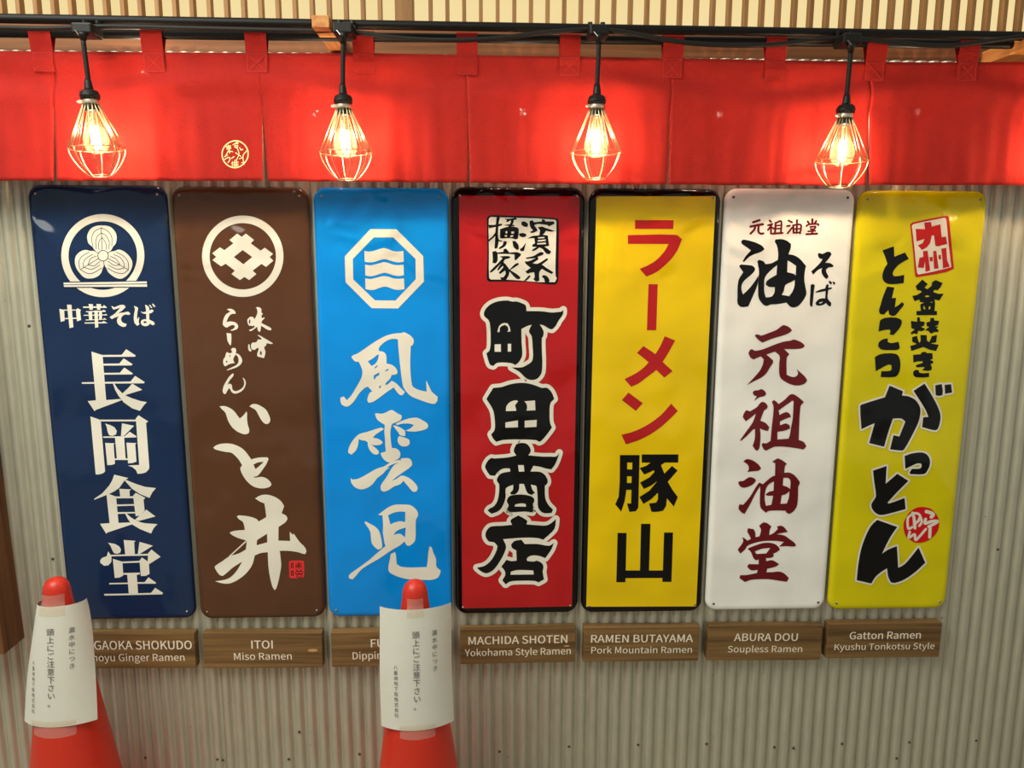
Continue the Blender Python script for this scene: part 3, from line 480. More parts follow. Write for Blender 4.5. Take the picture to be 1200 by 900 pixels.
G(7, 'printed_character', 'black', 1000, 445, 10, "80,310 100,290 370,205 425,68 582,135 570,185 650,195 730,240 780,320 785,390 765,490 700,630 600,810 570,830 430,815 470,650 540,665 610,490 560,455 465,455 420,580 360,785 185,742 250,510 200,530 95,580; 705,130 835,45 930,200 1000,340 1022,430 1010,520 985,580 950,592 805,555 820,440 880,435 840,340; 960,65 1035,50 1048,120 1045,180 1000,190 965,180; 1070,60 1145,52 1158,150 1075,165", edge=44)
G(7, 'printed_character', 'black', 1000, 525, 10, "600,95 680,65 800,52 860,75 895,130 895,200 870,260 830,305 665,305 660,290 685,245 780,240 800,215 795,182 750,180 680,210 610,245", edge=44)
G(7, 'printed_character', 'black', 1000, 525, 10, "230,265 390,210 378,420 515,302 645,385 500,530 400,640 420,650 600,585 612,715 450,760 320,785 260,760 220,710 212,660 240,610 265,560 245,400", edge=44)
G(7, 'printed_character', 'black', 995, 600, 10, "330,92 565,175 480,300 385,490 460,440 560,400 570,550 575,655 640,620 700,560 815,415 893,595 780,700 650,790 540,830 490,825 460,760 445,660 380,700 310,760 260,838 90,800 105,640 140,440 200,270 260,160", edge=44)
G(7, 'round_seal', 'sealred2', 1050, 590, 18, "390,110 500,75 620,80 730,110 820,190 890,300 910,430 880,580 790,700 660,790 520,830 400,825 300,770 230,720 180,620 160,500 165,400 210,300 280,195")
G(7, 'round_seal_marks', 'cream', 1050, 590, 18, "~52 250,300 242,400 262,530 340,500; ~62 350,200 378,300 390,420 400,520; ~50 270,280 370,210 480,225 530,320 540,400 490,470; ~55 380,440 470,370 500,300; ~75 640,170 740,200 785,235 745,285; ~62 625,330 615,420 740,380 850,370 865,395 690,490; ~66 720,510 710,710; ~52 290,600 270,725 390,650 412,770 500,690 630,540")
# ---------------------------------------------------------------- enamel signs
def parse(txt):
    out = []
    for line in txt.replace('\n', ';').split(';'):
        s = line.strip()
        if not s: continue
        if s[0] == 'o':
            a = s.split(); c = tuple(float(v) for v in a[1].split(',')); out.append(('o', c, float(a[2]), float(a[3])))
        elif s[0] == '~':
            a = s.split(); out.append(('~', float(a[0][1:]), [tuple(float(v) for v in q.split(',')) for q in a[1:]]))
        else:
            out.append(('p', [[tuple(float(v) for v in q.split(',')) for q in part.split()] for part in s.split('|')]))
    return out
def smooth_loop(pts, limit=50.0, sub=3):
    n = len(pts); P = [Vector(p) for p in pts]; corner = []
    for i in range(n):
        a = P[i] - P[i - 1]; b = P[(i + 1) % n] - P[i]
        corner.append(a.length < 1e-9 or b.length < 1e-9 or math.degrees(a.angle(b)) > limit)
    out = []
    for i in range(n):
        p, q = P[i], P[(i + 1) % n]; L = (q - p).length
        t0 = (q - p) if corner[i] else (q - P[i - 1]).normalized() * L
        t1 = (q - p) if corner[(i + 1) % n] else (P[(i + 2) % n] - p).normalized() * L
        for s in range(sub):
            t = s / sub; t2 = t * t; t3 = t2 * t
            out.append((2 * t3 - 3 * t2 + 1) * p + (t3 - 2 * t2 + t) * t0 + (-2 * t3 + 3 * t2) * q + (t3 - t2) * t1)
    return out
def stroke_polys(pts, wdt, closed=False, nd=10):
    """2-D quads and discs that thicken a polyline"""
    res = []; h = wdt / 2; n = len(pts)
    for i in range(n if closed else n - 1):
        a, b = Vector(pts[i]), Vector(pts[(i + 1) % n]); d = b - a
        if d.length < 1e-9: continue
        d.normalize(); nn = Vector((-d.y, d.x)) * h
        res.append([a + nn, b + nn, b - nn, a - nn])
    for p in pts:
        p = Vector(p); res.append([p + Vector((math.cos(6.2832 * k / nd), math.sin(6.2832 * k / nd))) * h for k in range(nd)])
    return res
def smooth_line(pts, sub=4):
    if len(pts) < 3: return [Vector(p) for p in pts]
    return smooth_pts([Vector((p[0], p[1], 0)) for p in pts], sub)
STEP = [0]
def print_mesh(name, mat_, loops2d, mapper, parent, org):
    """loops2d: list of polygons, each a list of loops (outer + holes), flat print mapped into the place"""
    V = []; F = []
    for loops in loops2d:
        base = len(V); L3 = [[Vector((p[0], p[1], 0)) for p in lp] for lp in loops]
        flat = [p for lp in L3 for p in lp]
        tri = [tuple(range(len(flat)))] if len(loops) == 1 and len(flat) <= 4 else tessellate_polygon(L3)
        lift = Vector((0, -5e-6 * (STEP[0] % 47), 0)); STEP[0] += 1      # neighbouring pieces of print never share a plane
        W = [mapper(p.x, p.y) - org + lift for p in flat]; V += W
        for t in tri:
            n = (W[t[1]] - W[t[0]]).cross(W[t[2]] - W[t[0]])
            F.append(tuple(base + i for i in (t if n.y < 0 else t[::-1])))
    me = bpy.data.meshes.new(name); me.from_pydata([tuple(v) for v in V], [], F); me.update()
    return link(name, me, mat_, parent)
def shapes_to_loops(shapes, smooth):
    res = []; solid = []
    for s in shapes:
        if s[0] == 'p':
            lp = [smooth_loop(l) if smooth else [Vector(q) for q in l] for l in s[1]]
            res.append(lp); solid.append(lp)
        elif s[0] == '~':
            pts = [Vector((q[0], q[1])) for q in smooth_line(s[2])]
            for q in stroke_polys(pts, s[1]): res.append([q])
        else:
            (cx, cy), r, ri = s[1], s[2], s[3]; n = 64
            c = [Vector((cx + r * math.cos(6.28319 * k / n), cy + r * math.sin(6.28319 * k / n))) for k in range(n)]
            if ri > 0:
                d = [Vector((cx + ri * math.cos(6.28319 * k / n), cy + ri * math.sin(6.28319 * k / n))) for k in range(n)]
                for k in range(n): res.append([[c[k], c[(k + 1) % n], d[(k + 1) % n], d[k]]])
            else: res.append([c])
    return res, solid
def rrect(wd, ht, r, inset, n=8):
    a = wd / 2 - inset; b = ht / 2 - inset; r = max(r - inset, 0.004); pts = []
    for (cx, cz, a0) in ((a - r, b - r, 0), (-a + r, b - r, 90), (-a + r, -b + r, 180), (a - r, -b + r, 270)):
        for k in range(n + 1):
            t = math.radians(a0 + 90 * k / n); pts.append((cx + r * math.cos(t), cz + r * math.sin(t)))
    return pts
LEVEL = {'red_field': 0.6, 'yellow_field': 0.6, 'seal': 2, 'seal_field': 3, 'seal_character': 4, 'seal_marks': 3, 'round_seal': 2, 'round_seal_marks': 3, 'crest_ring': 1, 'crest_leaf': 1, 'crest_gap': 2, 'crest_bar': 3, 'crest_veins': 2, 'crest_centre': 3}
SW, SH = 0.3215, 1.0905
SX = [-1.0495, -0.6827, -0.3169, 0.0461, 0.4109, 0.7759, 1.1403]
SZ = [0.4, -1.6, -1.6, 1.7, 0.2, 1.9, -1.1]
SA = [0.07, 0.08, -0.07, 0.0, -0.07, -0.06, -0.05]
def sign_body(mat_, parent):
    prof = [(0.004, 0.0150), (0.0012, 0.0145), (0.0, 0.0125), (0.0002, 0.0098), (0.0012, 0.0068), (0.0030, 0.0042), (0.0056, 0.0022), (0.0090, 0.0009), (0.0125, 0.0002), (0.016, 0.0)]
    V = []; F = []; n = None
    for (ins, y) in prof:
        pts = rrect(SW, SH, 0.031, ins); n = len(pts)
        V += [Vector((p[0], y, p[1])) for p in pts]
    for i in range(len(prof) - 1):
        for k in range(n):
            k2 = (k + 1) % n
            F.append((i * n + k, (i + 1) * n + k, (i + 1) * n + k2, i * n + k2))
    last = (len(prof) - 1) * n
    F.append(tuple(last + k for k in reversed(range(n))))
    o = mesh('plate', V, F, mat_, parent)
    bm = bmesh.new(); bm.from_mesh(o.data); bmesh.ops.recalc_face_normals(bm, faces=bm.faces[:]); bm.to_mesh(o.data); bm.free()
    o.data.polygons.foreach_set('use_smooth', [len(p.vertices) == 4 for p in o.data.polygons])
    return o
ssv, ssf = lathe_vf([(0.0, -0.0024), (0.0014, -0.0022), (0.0028, -0.0012), (0.0033, 0.0002)], 12)
ssv = [Vector((v.x, v.z, v.y)) for v in ssv]; ssf = [tuple(reversed(f)) for f in ssf]
SIGNS = [
    ('navy', 'navy blue enamel sign with a round three-leaf crest and cream characters', 'M'),
    ('brown', 'brown enamel sign with a ringed lattice crest and cream brush characters', 'M'),
    ('blue', 'sky blue enamel sign with an octagon wave crest and cream brush characters', 'M'),
    ('black', 'red enamel sign with black border and heavy black characters edged in cream', 'M'),
    ('black', 'golden yellow enamel sign with black border and red and black block characters', 'M'),
    ('white', 'white enamel sign with black and maroon brush characters', 'M'),
    ('lemon', 'lemon yellow enamel sign at the right end with bold black white-edged characters', 'M'),
]
smats = {'z': M['screw'], 'r': M['rusty']}
smesh = {}
for key_, m_ in smats.items():
    me = bpy.data.meshes.new('screw'); me.from_pydata([tuple(v) for v in ssv], [], ssf); me.polygons.foreach_set('use_smooth', [True] * len(me.polygons)); me.materials.append(m_); smesh[key_] = me
for i in range(7):
    c = Vector((SX[i] * K, 0.0, SZ[i] * 0.001 * K + ZS)); org = Vector((c.x, 0.0, c.z - SH / 2))
    root = empty('enamel_sign', org, SIGNS[i][1], 'sign', 'row of enamel signs')
    body = sign_body(INK[SIGNS[i][0]], root); body.location = (0, 0, SH / 2); body.rotation_euler = (0, -math.radians(SA[i]), 0)
    for sx in (-1, 1):
        for sz in (-1, 1):
            link('screw', smesh['r' if i == 5 else 'z'], None, root, (sx * 0.155 * K, 0.0, SH / 2 + sz * 0.57835 * K))
    for (name, col, ox, oy, kk, txt, edge, ecol, smooth) in PRINT[i + 1]:
        loops, solid = shapes_to_loops(parse(txt), smooth)
        if edge:
            Y = -0.0003 * 3
            el = []
            for lp in solid:
                for l in lp:
                    el += [[q] for q in stroke_polys(l, edge, True, 12)]
                el.append([lp[0]])
            # every overlapping piece on the same flat film
            print_mesh('character_edging', INK[ecol], el, lambda x, y: at(ox + x / kk, oy + y / kk, Y), root, org)
        Y = -0.0003 * LEVEL.get(name, 2 if edge == 0 else 4)
        print_mesh(name, INK[col], loops, lambda x, y: at(ox + x / kk, oy + y / kk, Y), root, org)
# ---------------------------------------------------------------- wooden plaques
GROTESK = None
try:      # the sans serif that ships with Blender; the built-in one otherwise
    import os
    GROTESK = bpy.data.fonts.load(os.path.join(bpy.utils.system_resource('DATAFILES'), 'fonts', 'Noto Sans CJK Regular.woff2'))
except Exception: GROTESK = None
def text_loops(body, bold=0.0, face=True):
    """flat triangles of a line of lettering: (verts2d, faces)"""
    cu = bpy.data.curves.new('lettering', 'FONT'); cu.body = body; cu.size = 1.0; cu.offset = bold; cu.resolution_u = 3
    if GROTESK and face: cu.font = GROTESK
    o = bpy.data.objects.new('lettering', cu); COL.objects.link(o)
    dg = bpy.context.evaluated_depsgraph_get(); dg.update()
    me = o.evaluated_get(dg).to_mesh()
    v = [(p.co.x, p.co.y) for p in me.vertices]; f = [tuple(p.vertices) for p in me.polygons]
    o.evaluated_get(dg).to_mesh_clear()
    bpy.data.objects.remove(o); bpy.data.curves.remove(cu)
    return v, f
YPL = -0.012
M['knot'] = wood('pale_knot_wood', rgb(176, 132, 78), rgb(208, 168, 112), 'X', 0.5)
PL = [  # front face corners TL, TR, BR, BL as surveyed; lines with x0, x1, cap top, baseline
    ((88, 742.8), (227.6, 742), (229.6, 783), (91, 783.4), ('NAGAOKA SHOKUDO', 92.5, 224.7, 751.0, 761.0), ('Shoyu Ginger Ramen', 101, 216.2, 766.3, 774.7), 'navy blue'),
    ((237, 742.5), (377, 741.3), (378.3, 782.5), (239.2, 783.3), ('ITOI', 294.7, 319.5, 750.6, 760.0), ('Miso Ramen', 274.3, 341.8, 765.0, 773.0), 'brown'),
    ((387.8, 741.7), (527.5, 738.8), (527.5, 779.5), (388.7, 781.7), ('FUUNJI', 434.7, 481, 748.8, 758.0), ('Dipping Noodles', 413.3, 502, 763.6, 771.8), 'sky blue'),
    ((539.2, 738), (674.7, 735.8), (673.7, 775.5), (539.5, 778.7), ('MACHIDA SHOTEN', 549, 664.7, 745.3, 754.3), ('Yokohama Style Ramen', 544.7, 668.8, 759.9, 767.8), 'red'),
    ((683.8, 735.8), (819.7, 735), (818.3, 774.7), (683.8, 775.5), ('RAMEN BUTAYAMA', 692.8, 812, 743.8, 752.6), ('Pork Mountain Ramen', 693, 810.8, 757.9, 765.3), 'golden yellow'),
    ((829.7, 733.8), (963.7, 733.7), (961.7, 773.3), (829.2, 774.2), ('ABURA DOU', 860.3, 934.7, 742.4, 751.0), ('Soupless Ramen', 853, 940, 756.8, 764.2), 'white'),
    ((970.8, 731.7), (1103.7, 729.7), (1100.8, 770), (968, 771.3), ('Gatton Ramen', 995.8, 1079, 740.2, 748.6), ('Kyushu Tonkotsu Style', 978, 1095, 754.0, 761.2), 'lemon yellow'),
]
for (tl, tr, br, bl, t1, t2, colr) in PL:
    P = [at(*q, YPL) for q in (tl, tr, br, bl)]
    c = sum(P, Vector()) / 4; wd = ((P[1] - P[0]).length + (P[2] - P[3]).length) / 2; ht = ((P[0] - P[3]).length + (P[1] - P[2]).length) / 2
    ang = math.atan2((P[1] - P[0]).z + (P[2] - P[3]).z, (P[1] - P[0]).x + (P[2] - P[3]).x)
    org = Vector((c.x, 0, c.z))
    r = empty('name_plaque', org, 'dark wooden plaque with pale lettering under the %s sign' % colr, 'plaque', 'wooden name plaques', rot=(0, -ang, 0))
    bevel_box('board', -wd / 2, wd / 2, YPL, 0.0162, -ht / 2, ht / 2, M['plaque'], r, 0.0012, 2)
    Rm = Matrix.Rotation(ang, 3, 'Y')
    for j, (s, x0, x1, yt, yb) in enumerate((t1, t2)):
        v, f = text_loops(s)
        xs = [p[0] for p in v]
        capv, _ = text_loops('H'); ch = max(p[1] for p in capv); cb = min(p[1] for p in capv)
        ym = (yt + yb) / 2
        A = Rm @ (at(x0, ym, YPL) - c); B = Rm @ (at(x1, ym, YPL) - c)
        top = Rm @ (at((x0 + x1) / 2, yt, YPL) - c); bot = Rm @ (at((x0 + x1) / 2, yb, YPL) - c)
        sx = (B.x - A.x) / (max(xs) - min(xs)); sz = (top.z - bot.z) / (ch - cb)
        verts = []; fcs = []
        for q, (dx, dz) in enumerate(((-1, 0), (0, -0.5), (0, 0.5), (1, 0)) if j == 0 else ((-0.35, 0), (0.35, 0))):     # the heavier first line
            b0_ = len(verts)
            verts += [Vector((A.x + (p[0] - min(xs)) * sx + dx * 0.00042, YPL - 0.0003 - q * 0.00003, bot.z + (p[1] - cb) * sz + dz * 0.0004)) for p in v]
            fcs += [tuple(i + b0_ for i in t) for t in f]
        o = mesh('lettering_line', verts, fcs, M['plaque_text'], r)
        bm = bmesh.new(); bm.from_mesh(o.data)
        for fc in bm.faces:
            if fc.normal.y > 0: fc.normal_flip()
        bm.to_mesh(o.data); bm.free()

    if t1[0] in ('ITOI', 'MACHIDA SHOTEN'):           # a pale knot in the board
        q = Rm @ (at(*((366.5, 762) if t1[0] == 'ITOI' else (664, 757)), YPL) - c); ew, eh = (0.013, 0.0042) if t1[0] == 'ITOI' else (0.008, 0.0022)
        mesh('wood_knot', [Vector((q.x + ew * math.cos(6.28319 * k / 20), YPL - 0.0002, q.z + eh * math.sin(6.28319 * k / 20))) for k in range(20)], [tuple(range(20))], M['knot'], r)
# ---------------------------------------------------------------- pipes, curtain, cable, lamps
YR = -0.081            # rod of the curtain
YU = -0.113            # upper pipe
def pipe(name, p0, p1, r, label, cat):
    a, b = p0, p1; d = (b - a)
    a = a - d * 0.34; b = b + d * 0.34
    n = 24; pts = [a.lerp(b, i / n) for i in range(n + 1)]
    root = empty(name, (a + b) / 2, label, cat, 'black pipes above the curtain')
    v, f = tube_vf([p - (a + b) / 2 for p in pts], r, 16)
    mesh('tube', v, f, M['pipe'], root, True)
    return root
up_pipe = pipe('steel_pipe', at(0, 21.6, YU), at(1200, 42.5, YU), 0.0098, 'upper black steel pipe with the lamps clipped to it', 'pipe')
rod = pipe('steel_pipe', at(0, 38.6, YR), at(1200, 52.5, YR), 0.0095, 'lower black steel pipe running through the red curtain loops', 'pipe')
def rod_pt(x):
    a, b = at(0, 38.6, YR), at(1200, 52.5, YR); t = (x - a.x) / (b.x - a.x); return a.lerp(b, t)

YN = -0.085
TOPS = [(-160, 59), (0, 60), (150, 61), (300, 62), (420, 62.3), (540, 64.5), (660, 66), (800, 68.5), (920, 71), (1080, 73), (1200, 72.6), (1380, 73)]
BOTS = [(-160, 211.5), (0, 211.8), (300, 212), (430, 213), (540, 214.3), (700, 216), (900, 217), (1200, 217), (1380, 217.5)]
def interp(tbl, Y):
    pts = [at(px, py, Y) for px, py in tbl]
    def f(x):
        for a, b in zip(pts, pts[1:]):
            if x <= b.x: break
        t = (x - a.x) / (b.x - a.x); return a.z + (b.z - a.z) * t
    return f
ztop = interp(TOPS, YN); zbot = interp(BOTS, YN)
SEAMS = [(-430, -430), (-186, -184), (64, 66), (306.5, 311.5), (547.3, 549.5), (787, 782), (1019, 1016), (1262, 1258), (1500, 1494)]   # photo x of each slit at its top and foot
SLITW = [0.001, 0.005, 0.0050, 0.0105, 0.0050, 0.0055, 0.0075, 0.005, 0.001]
noren = empty('noren_curtain', (0, YN, ztop(0) - 0.3), 'red cotton shop curtain with slits hung by loops from the lower pipe', 'curtain')
NO = Vector(noren.location)
def fold(x, s):
    """depth of the cloth at x, s = 0 top .. 1 foot"""
    y = 0.0045 * math.sin(x * 26.0 + 0.6) * s * s + 0.003 * math.sin(x * 61.0 + 1.7) * s ** 1.5
    y += 0.0016 * math.sin(x * 133.0) * s
    u = (x * 4.25) % 1.0
    y += 0.0075 * math.sin(math.pi * 2 * (s * 2.4 + 0.25 * math.sin(x * 8.0))) * math.exp(-((s - 0.22) / 0.16) ** 2)
    return y
def panel(x0t, x0b, x1t, x1b, w0, w1):
    nx, nz = 64, 30; V = []; F = []
    for j in range(nz + 1):
        s = j / nz
        op = max(0.0, (s - 0.38) / 0.62)                 # slits open below a third of the drop
        xa_ = x0t + (x0b - x0t) * s + w0 * 0.5 * op + 0.0002; xb_ = x1t + (x1b - x1t) * s - w1 * 0.5 * op - 0.0002
        for i in range(nx + 1):
            x_ = xa_ + (xb_ - xa_) * i / nx
            z_ = ztop(x_) + (zbot(x_) - ztop(x_)) * s
            V.append(Vector((x_, YN + fold(x_, s), z_)) - NO)
    for j in range(nz):
        for i in range(nx):
            a = j * (nx + 1) + i
            F.append((a, a + nx + 1, a + nx + 2, a + 1))
    o = mesh('cloth_panel', V, F, M['cloth'], noren, True)
    md = o.modifiers.new('thickness', 'SOLIDIFY'); md.thickness = 0.0012; md.offset = 1.0
    return o
sx_t = [at(a, 90, YN).x for a, b in SEAMS]; sx_b = [at(b, 213, YN).x for a, b in SEAMS]
for i in range(len(SEAMS) - 1): panel(sx_t[i], sx_b[i], sx_t[i + 1], sx_b[i + 1], SLITW[i], SLITW[i + 1])
def ribbon(pts2, x0, x1, name, m, parent, thick=0.001):
    """strip between two x edges following (y, z) points; x0/x1 functions of z"""
    V = []; F = []
    for (y, z) in pts2:
        V += [Vector((x0, y, z)) - NO, Vector((x1, y, z)) - NO]
    for i in range(len(pts2) - 1): F.append((2 * i, 2 * i + 2, 2 * i + 3, 2 * i + 1))
    o = mesh(name, V, F, m, parent)
    md = o.modifiers.new('thickness', 'SOLIDIFY'); md.thickness = thick; md.offset = 0.0
    return o
def stitch(pts, parent, r=0.00042):
    v, f = tube_vf([p - NO for p in pts], r, 4)
    return v, f
TABS = [-310, -188, -66, 51, 180.5, 301.5, 426.5, 547.5, 667.5, 788, 908, 1025.5, 1133.5, 1250, 1366, 1482]
for px in TABS:
    xc = at(px, 72, YN).x; hw = 0.0232; rp_ = rod_pt(xc); R = 0.0118
    zt = ztop(xc)
    pts2 = [(YN - 0.0030 + fold(xc, 0.14), zt - 0.042), (YN - 0.0030 + fold(xc, 0.07), zt - 0.02), (YN - 0.0030, zt)]
    for a in range(-10, 191, 20):
        t = math.radians(a); pts2.append((rp_.y - R * math.cos(t), rp_.z + R * math.sin(t)))
    pts2 += [(YN + 0.003, zt), (YN + 0.003, zt - 0.035)]
    tb = ribbon(pts2, xc - hw, xc + hw, 'tab_loop', M['cloth'], noren)
    ys = YN - 0.0040; z0 = zt - 0.003; z1 = zt - 0.040; a = xc - hw + 0.0035; b = xc + hw - 0.0035
    y1 = YN - 0.0040 + fold(xc, 0.13)
    c4 = [Vector((a, ys, z0)), Vector((b, ys, z0)), Vector((b, y1, z1)), Vector((a, y1, z1))]
    parts = [stitch([c4[i], c4[(i + 1) % 4]], noren) for i in range(4)] + [stitch([c4[0], c4[2]], noren), stitch([c4[1], c4[3]], noren)]
    st = mesh('stitching', *join_vf(parts), M['thread'], tb)
# hems sewn along the slits and the foot
for i in range(1, len(SEAMS) - 1):
    for side in (-1, 1):
        pts = []
        for j in range(0, 16):
            s = 0.12 + 0.86 * j / 15; op = max(0.0, (s - 0.38) / 0.62)
            x_ = sx_t[i] + (sx_b[i] - sx_t[i]) * s + side * (SLITW[i] * 0.5 * op + 0.011)
            pts.append(Vector((x_, YN + fold(x_, s) - 0.0004, ztop(x_) + (zbot(x_) - ztop(x_)) * s)))
        mesh('hem_stitching', *stitch(pts, noren, 0.0004), M['thread'], noren)
# round cream print on the second panel
prt = """o 470,467 296 270; ~22 270,312 365,300; ~22 285,355 375,338; ~22 318,275 335,345 345,440; ~20 335,370 250,515; ~20 335,400 415,412; ~20 290,290 300,350; ~20 360,280 352,340
~20 420,265 530,215; ~22 450,250 535,240; ~20 455,290 530,285 505,325 465,318 455,290; ~20 500,320 545,400 555,490 490,595; ~18 500,230 500,205
~20 240,520 300,482; ~22 228,580 330,528 352,570 312,640; ~24 388,550 442,516; ~20 480,435 545,480 602,516; ~20 565,330 592,352; ~26 592,378 640,374
~22 740,380 660,480 642,560; ~20 570,568 640,548 655,610 668,690; ~18 620,650 690,650; ~18 405,620 400,740; ~16 385,650 430,640; ~18 430,640 540,632; ~18 460,590 455,700; ~18 500,585 500,700; ~18 430,680 540,672; ~18 435,712 535,705; ~16 440,750 470,715; ~16 530,745 500,715"""
loops, _ = shapes_to_loops(parse(prt), True)
def on_noren(x, y):
    p = at(250 + x / 18, 155 + y / 18, YN); s = (ztop(p.x) - p.z) / (ztop(p.x) - zbot(p.x))
    return Vector((p.x, YN + fold(p.x, s) - 0.0016, p.z))
print_mesh('round_print', M['noren_print'], loops, on_noren, noren, NO)

# lamp cable slung along the upper pipe
YC = -0.131
cab = [(-420, 27), (-250, 33), (-90, 31), (0, 32.5), (50, 33.5), (95, 32), (130, 31), (220, 33), (310, 35), (370, 36), (398, 35), (425, 39), (470, 44.5), (520, 47), (580, 45), (640, 38), (690, 34.5), (702, 34.5), (730, 37.5), (780, 46.5), (815, 51), (860, 53), (910, 52), (950, 47.5), (996, 45), (1040, 49), (1090, 53), (1120, 53), (1160, 48), (1200, 43), (1245, 45), (1290, 49), (1400, 60), (1560, 55)]
cp = smooth_pts([at(px, py, YC) for px, py in cab], 5)
co = sum(cp, Vector()) / len(cp)
cable = empty('lamp_cable', co, 'thick black rubber cable slung along the upper pipe between the lamps', 'cable')
mesh('sheath', *tube_vf([p - co for p in cp], 0.0052, 10), M['rubber'], cable, True)

def pendant(pc, ptop, pcap, tilt, label):
    """pc: connector on the pipe, ptop: top of cord, pcap: top of the socket cap"""
    Yl = -0.166
    A = at(*pc, Yl); T = at(*ptop, Yl); Cp = at(*pcap, Yl)
    org = Vector((Cp.x, Yl, Cp.z))
    r = empty('pendant_lamp', org, label, 'lamp', 'caged bulb lamps')
    # connector and clamp
    con = bevel_box('cable_connector', A.x - org.x - 0.021, A.x - org.x + 0.021, -0.008, 0.046, A.z - org.z - 0.012, A.z - org.z + 0.010, M['plastic'], r, 0.004, 2)
    nb = []
    for dx in (-0.014, 0.0135):
        q = Vector((A.x - org.x + dx, 0.040, A.z - org.z))
        nb.append(tube_vf([q + Vector((0, 0, 0.006)), q + Vector((0, 0, 0.024))], 0.0036, 8))
        nb.append(tube_vf([q + Vector((0, 0, 0.020)), q + Vector((0, 0, 0.026))], 0.0052, 6))
    nb.append(box_vf(A.x - org.x - 0.020, A.x - org.x + 0.020, 0.036, 0.046, A.z - org.z + 0.006, A.z - org.z + 0.0165))
    mesh('pipe_clamp', *join_vf(nb), M['plastic'], r)
    q0 = Vector((A.x, Yl, A.z - 0.010)) - org; q1 = T - org
    mesh('cable_neck', *tube_vf([q0, q0.lerp(q1, 0.4), q1], [0.011, 0.008, 0.0062], 12), M['plastic'], r, True)
    mesh('zip_tie', *tube_vf([q0 + Vector((-0.012, -0.008, 0.004)), q0 + Vector((-0.004, -0.011, -0.006))], 0.0011, 5), M['zinc'], r)
    n = 10; cpts = [q1.lerp(Vector((0, 0, 0.018)), i / n) for i in range(n + 1)]
    mesh('cord', *tube_vf(cpts, 0.0050, 10), M['rubber'], r, True)
    # the tilted lamp head
    Rt = Matrix.Rotation(tilt, 3, 'Y'); HS = 0.88
    def add(name, prof, m, n_=28):
        v, f = lathe_vf([(a_ * HS, b_ * HS) for a_, b_ in prof], n_); return mesh(name, [Rt @ p for p in v], f, m, r, True)
    add('strain_relief', [(0.0, 0.026), (0.0072, 0.026), (0.0082, 0.018), (0.0098, 0.006), (0.0108, 0.0), (0.0, 0.0)], M['plastic'], 16)
    add('socket_cap', [(0.0, 0.001), (0.015, 0.001), (0.0205, -0.003), (0.0215, -0.009), (0.0225, -0.0095), (0.0225, -0.014), (0.0215, -0.0145), (0.0218, -0.019), (0.0, -0.019)], M['plastic'])
    add('collar', [(0.0, -0.019), (0.0168, -0.019), (0.0178, -0.022), (0.0178, -0.028), (0.0168, -0.031), (0.0, -0.031)], M['collar'])
    lug = [box_vf(-0.024, -0.015, -0.010, -0.005, -0.0285, -0.0215)]
    lug.append(tube_vf([Vector((-0.028, -0.0075, -0.025)), Vector((-0.016, -0.0075, -0.025))], 0.0024, 8))
    lv, lf = join_vf(lug); mesh('collar_clamp', [Rt @ (p * HS) for p in lv], lf, M['collar'], r)
    add('lamp_holder', [(0.0, -0.030), (0.0150, -0.030), (0.0178, -0.034), (0.0182, -0.044), (0.0165, -0.047), (0.0, -0.047)], M['plastic'])
    b0 = -0.047
    bulb = add('bulb', [(0.0132, b0), (0.0135, b0 - 0.010), (0.0145, b0 - 0.020), (0.0185, b0 - 0.034), (0.0240, b0 - 0.047), (0.0278, b0 - 0.060), (0.0286, b0 - 0.070), (0.0268, b0 - 0.081), (0.0215, b0 - 0.091), (0.0125, b0 - 0.097), (0.0001, b0 - 0.099)], M['glass'], 32)
    st = add('bulb_stem', [(0.0, b0 - 0.002), (0.0075, b0 - 0.004), (0.0050, b0 - 0.020), (0.0022, b0 - 0.030), (0.0, b0 - 0.031)], M['glass'], 12); st.parent = bulb
    fp = []
    for k in range(8):
        a = math.pi * 2 * k / 8; rr_ = 0.0052 if k % 2 else 0.0070
        fp.append(tube_vf([Rt @ Vector((rr_ * math.cos(a), rr_ * math.sin(a), b0 - 0.026)), Rt @ Vector((rr_ * 1.15 * math.cos(a + .3), rr_ * 1.15 * math.sin(a + .3), b0 - 0.060))], 0.0015, 6))
    fl_ = mesh('filament', *join_vf(fp), M['filament'], bulb)
    # wire cage
    NW = 8; zt_ = -0.026; ze = -0.117; zb = -0.173; Re = 0.0545
    top = []; low = []; ring = []
    for k in range(NW):
        a = math.pi * 2 * (k + 0.4) / NW
        for da in (-0.10, 0.10):
            ca, sa = math.cos(a + da), math.sin(a + da); c0, s0 = math.cos(a + da * 2.2), math.sin(a + da * 2.2)
            top.append(tube_vf([Rt @ Vector((0.0155 * c0, 0.0155 * s0, zt_)), Rt @ Vector((0.0185 * c0, 0.0185 * s0, zt_ - 0.009)), Rt @ Vector((0.038 * ca, 0.038 * sa, zt_ - 0.052)), Rt @ Vector((Re * ca, Re * sa, ze))], 0.0011, 5))
        ca, sa = math.cos(a), math.sin(a)
        pts = []
        for q in range(9):
            t = q / 8 * math.pi / 2
            w_ = q / 8; rr_ = 0.022 + (Re - 0.022) * (1 - w_ ** 1.6)
            pts.append(Rt @ Vector((rr_ * ca, rr_ * sa, ze + (zb - ze) * w_ ** 0.9)))
        low.append(tube_vf(pts, 0.0011, 5))
        ring.append(lathe_vf([(0.0, 0.0022), (0.0019, 0.001), (0.0019, -0.001), (0.0, -0.0022)], 6, Rt @ Vector((Re * ca, Re * sa, ze))))
    N = 40
    ring.append(tube_vf([Rt @ Vector((Re * math.cos(6.28319 * k / N), Re * math.sin(6.28319 * k / N), ze)) for k in range(N)], 0.0011, 5, True))
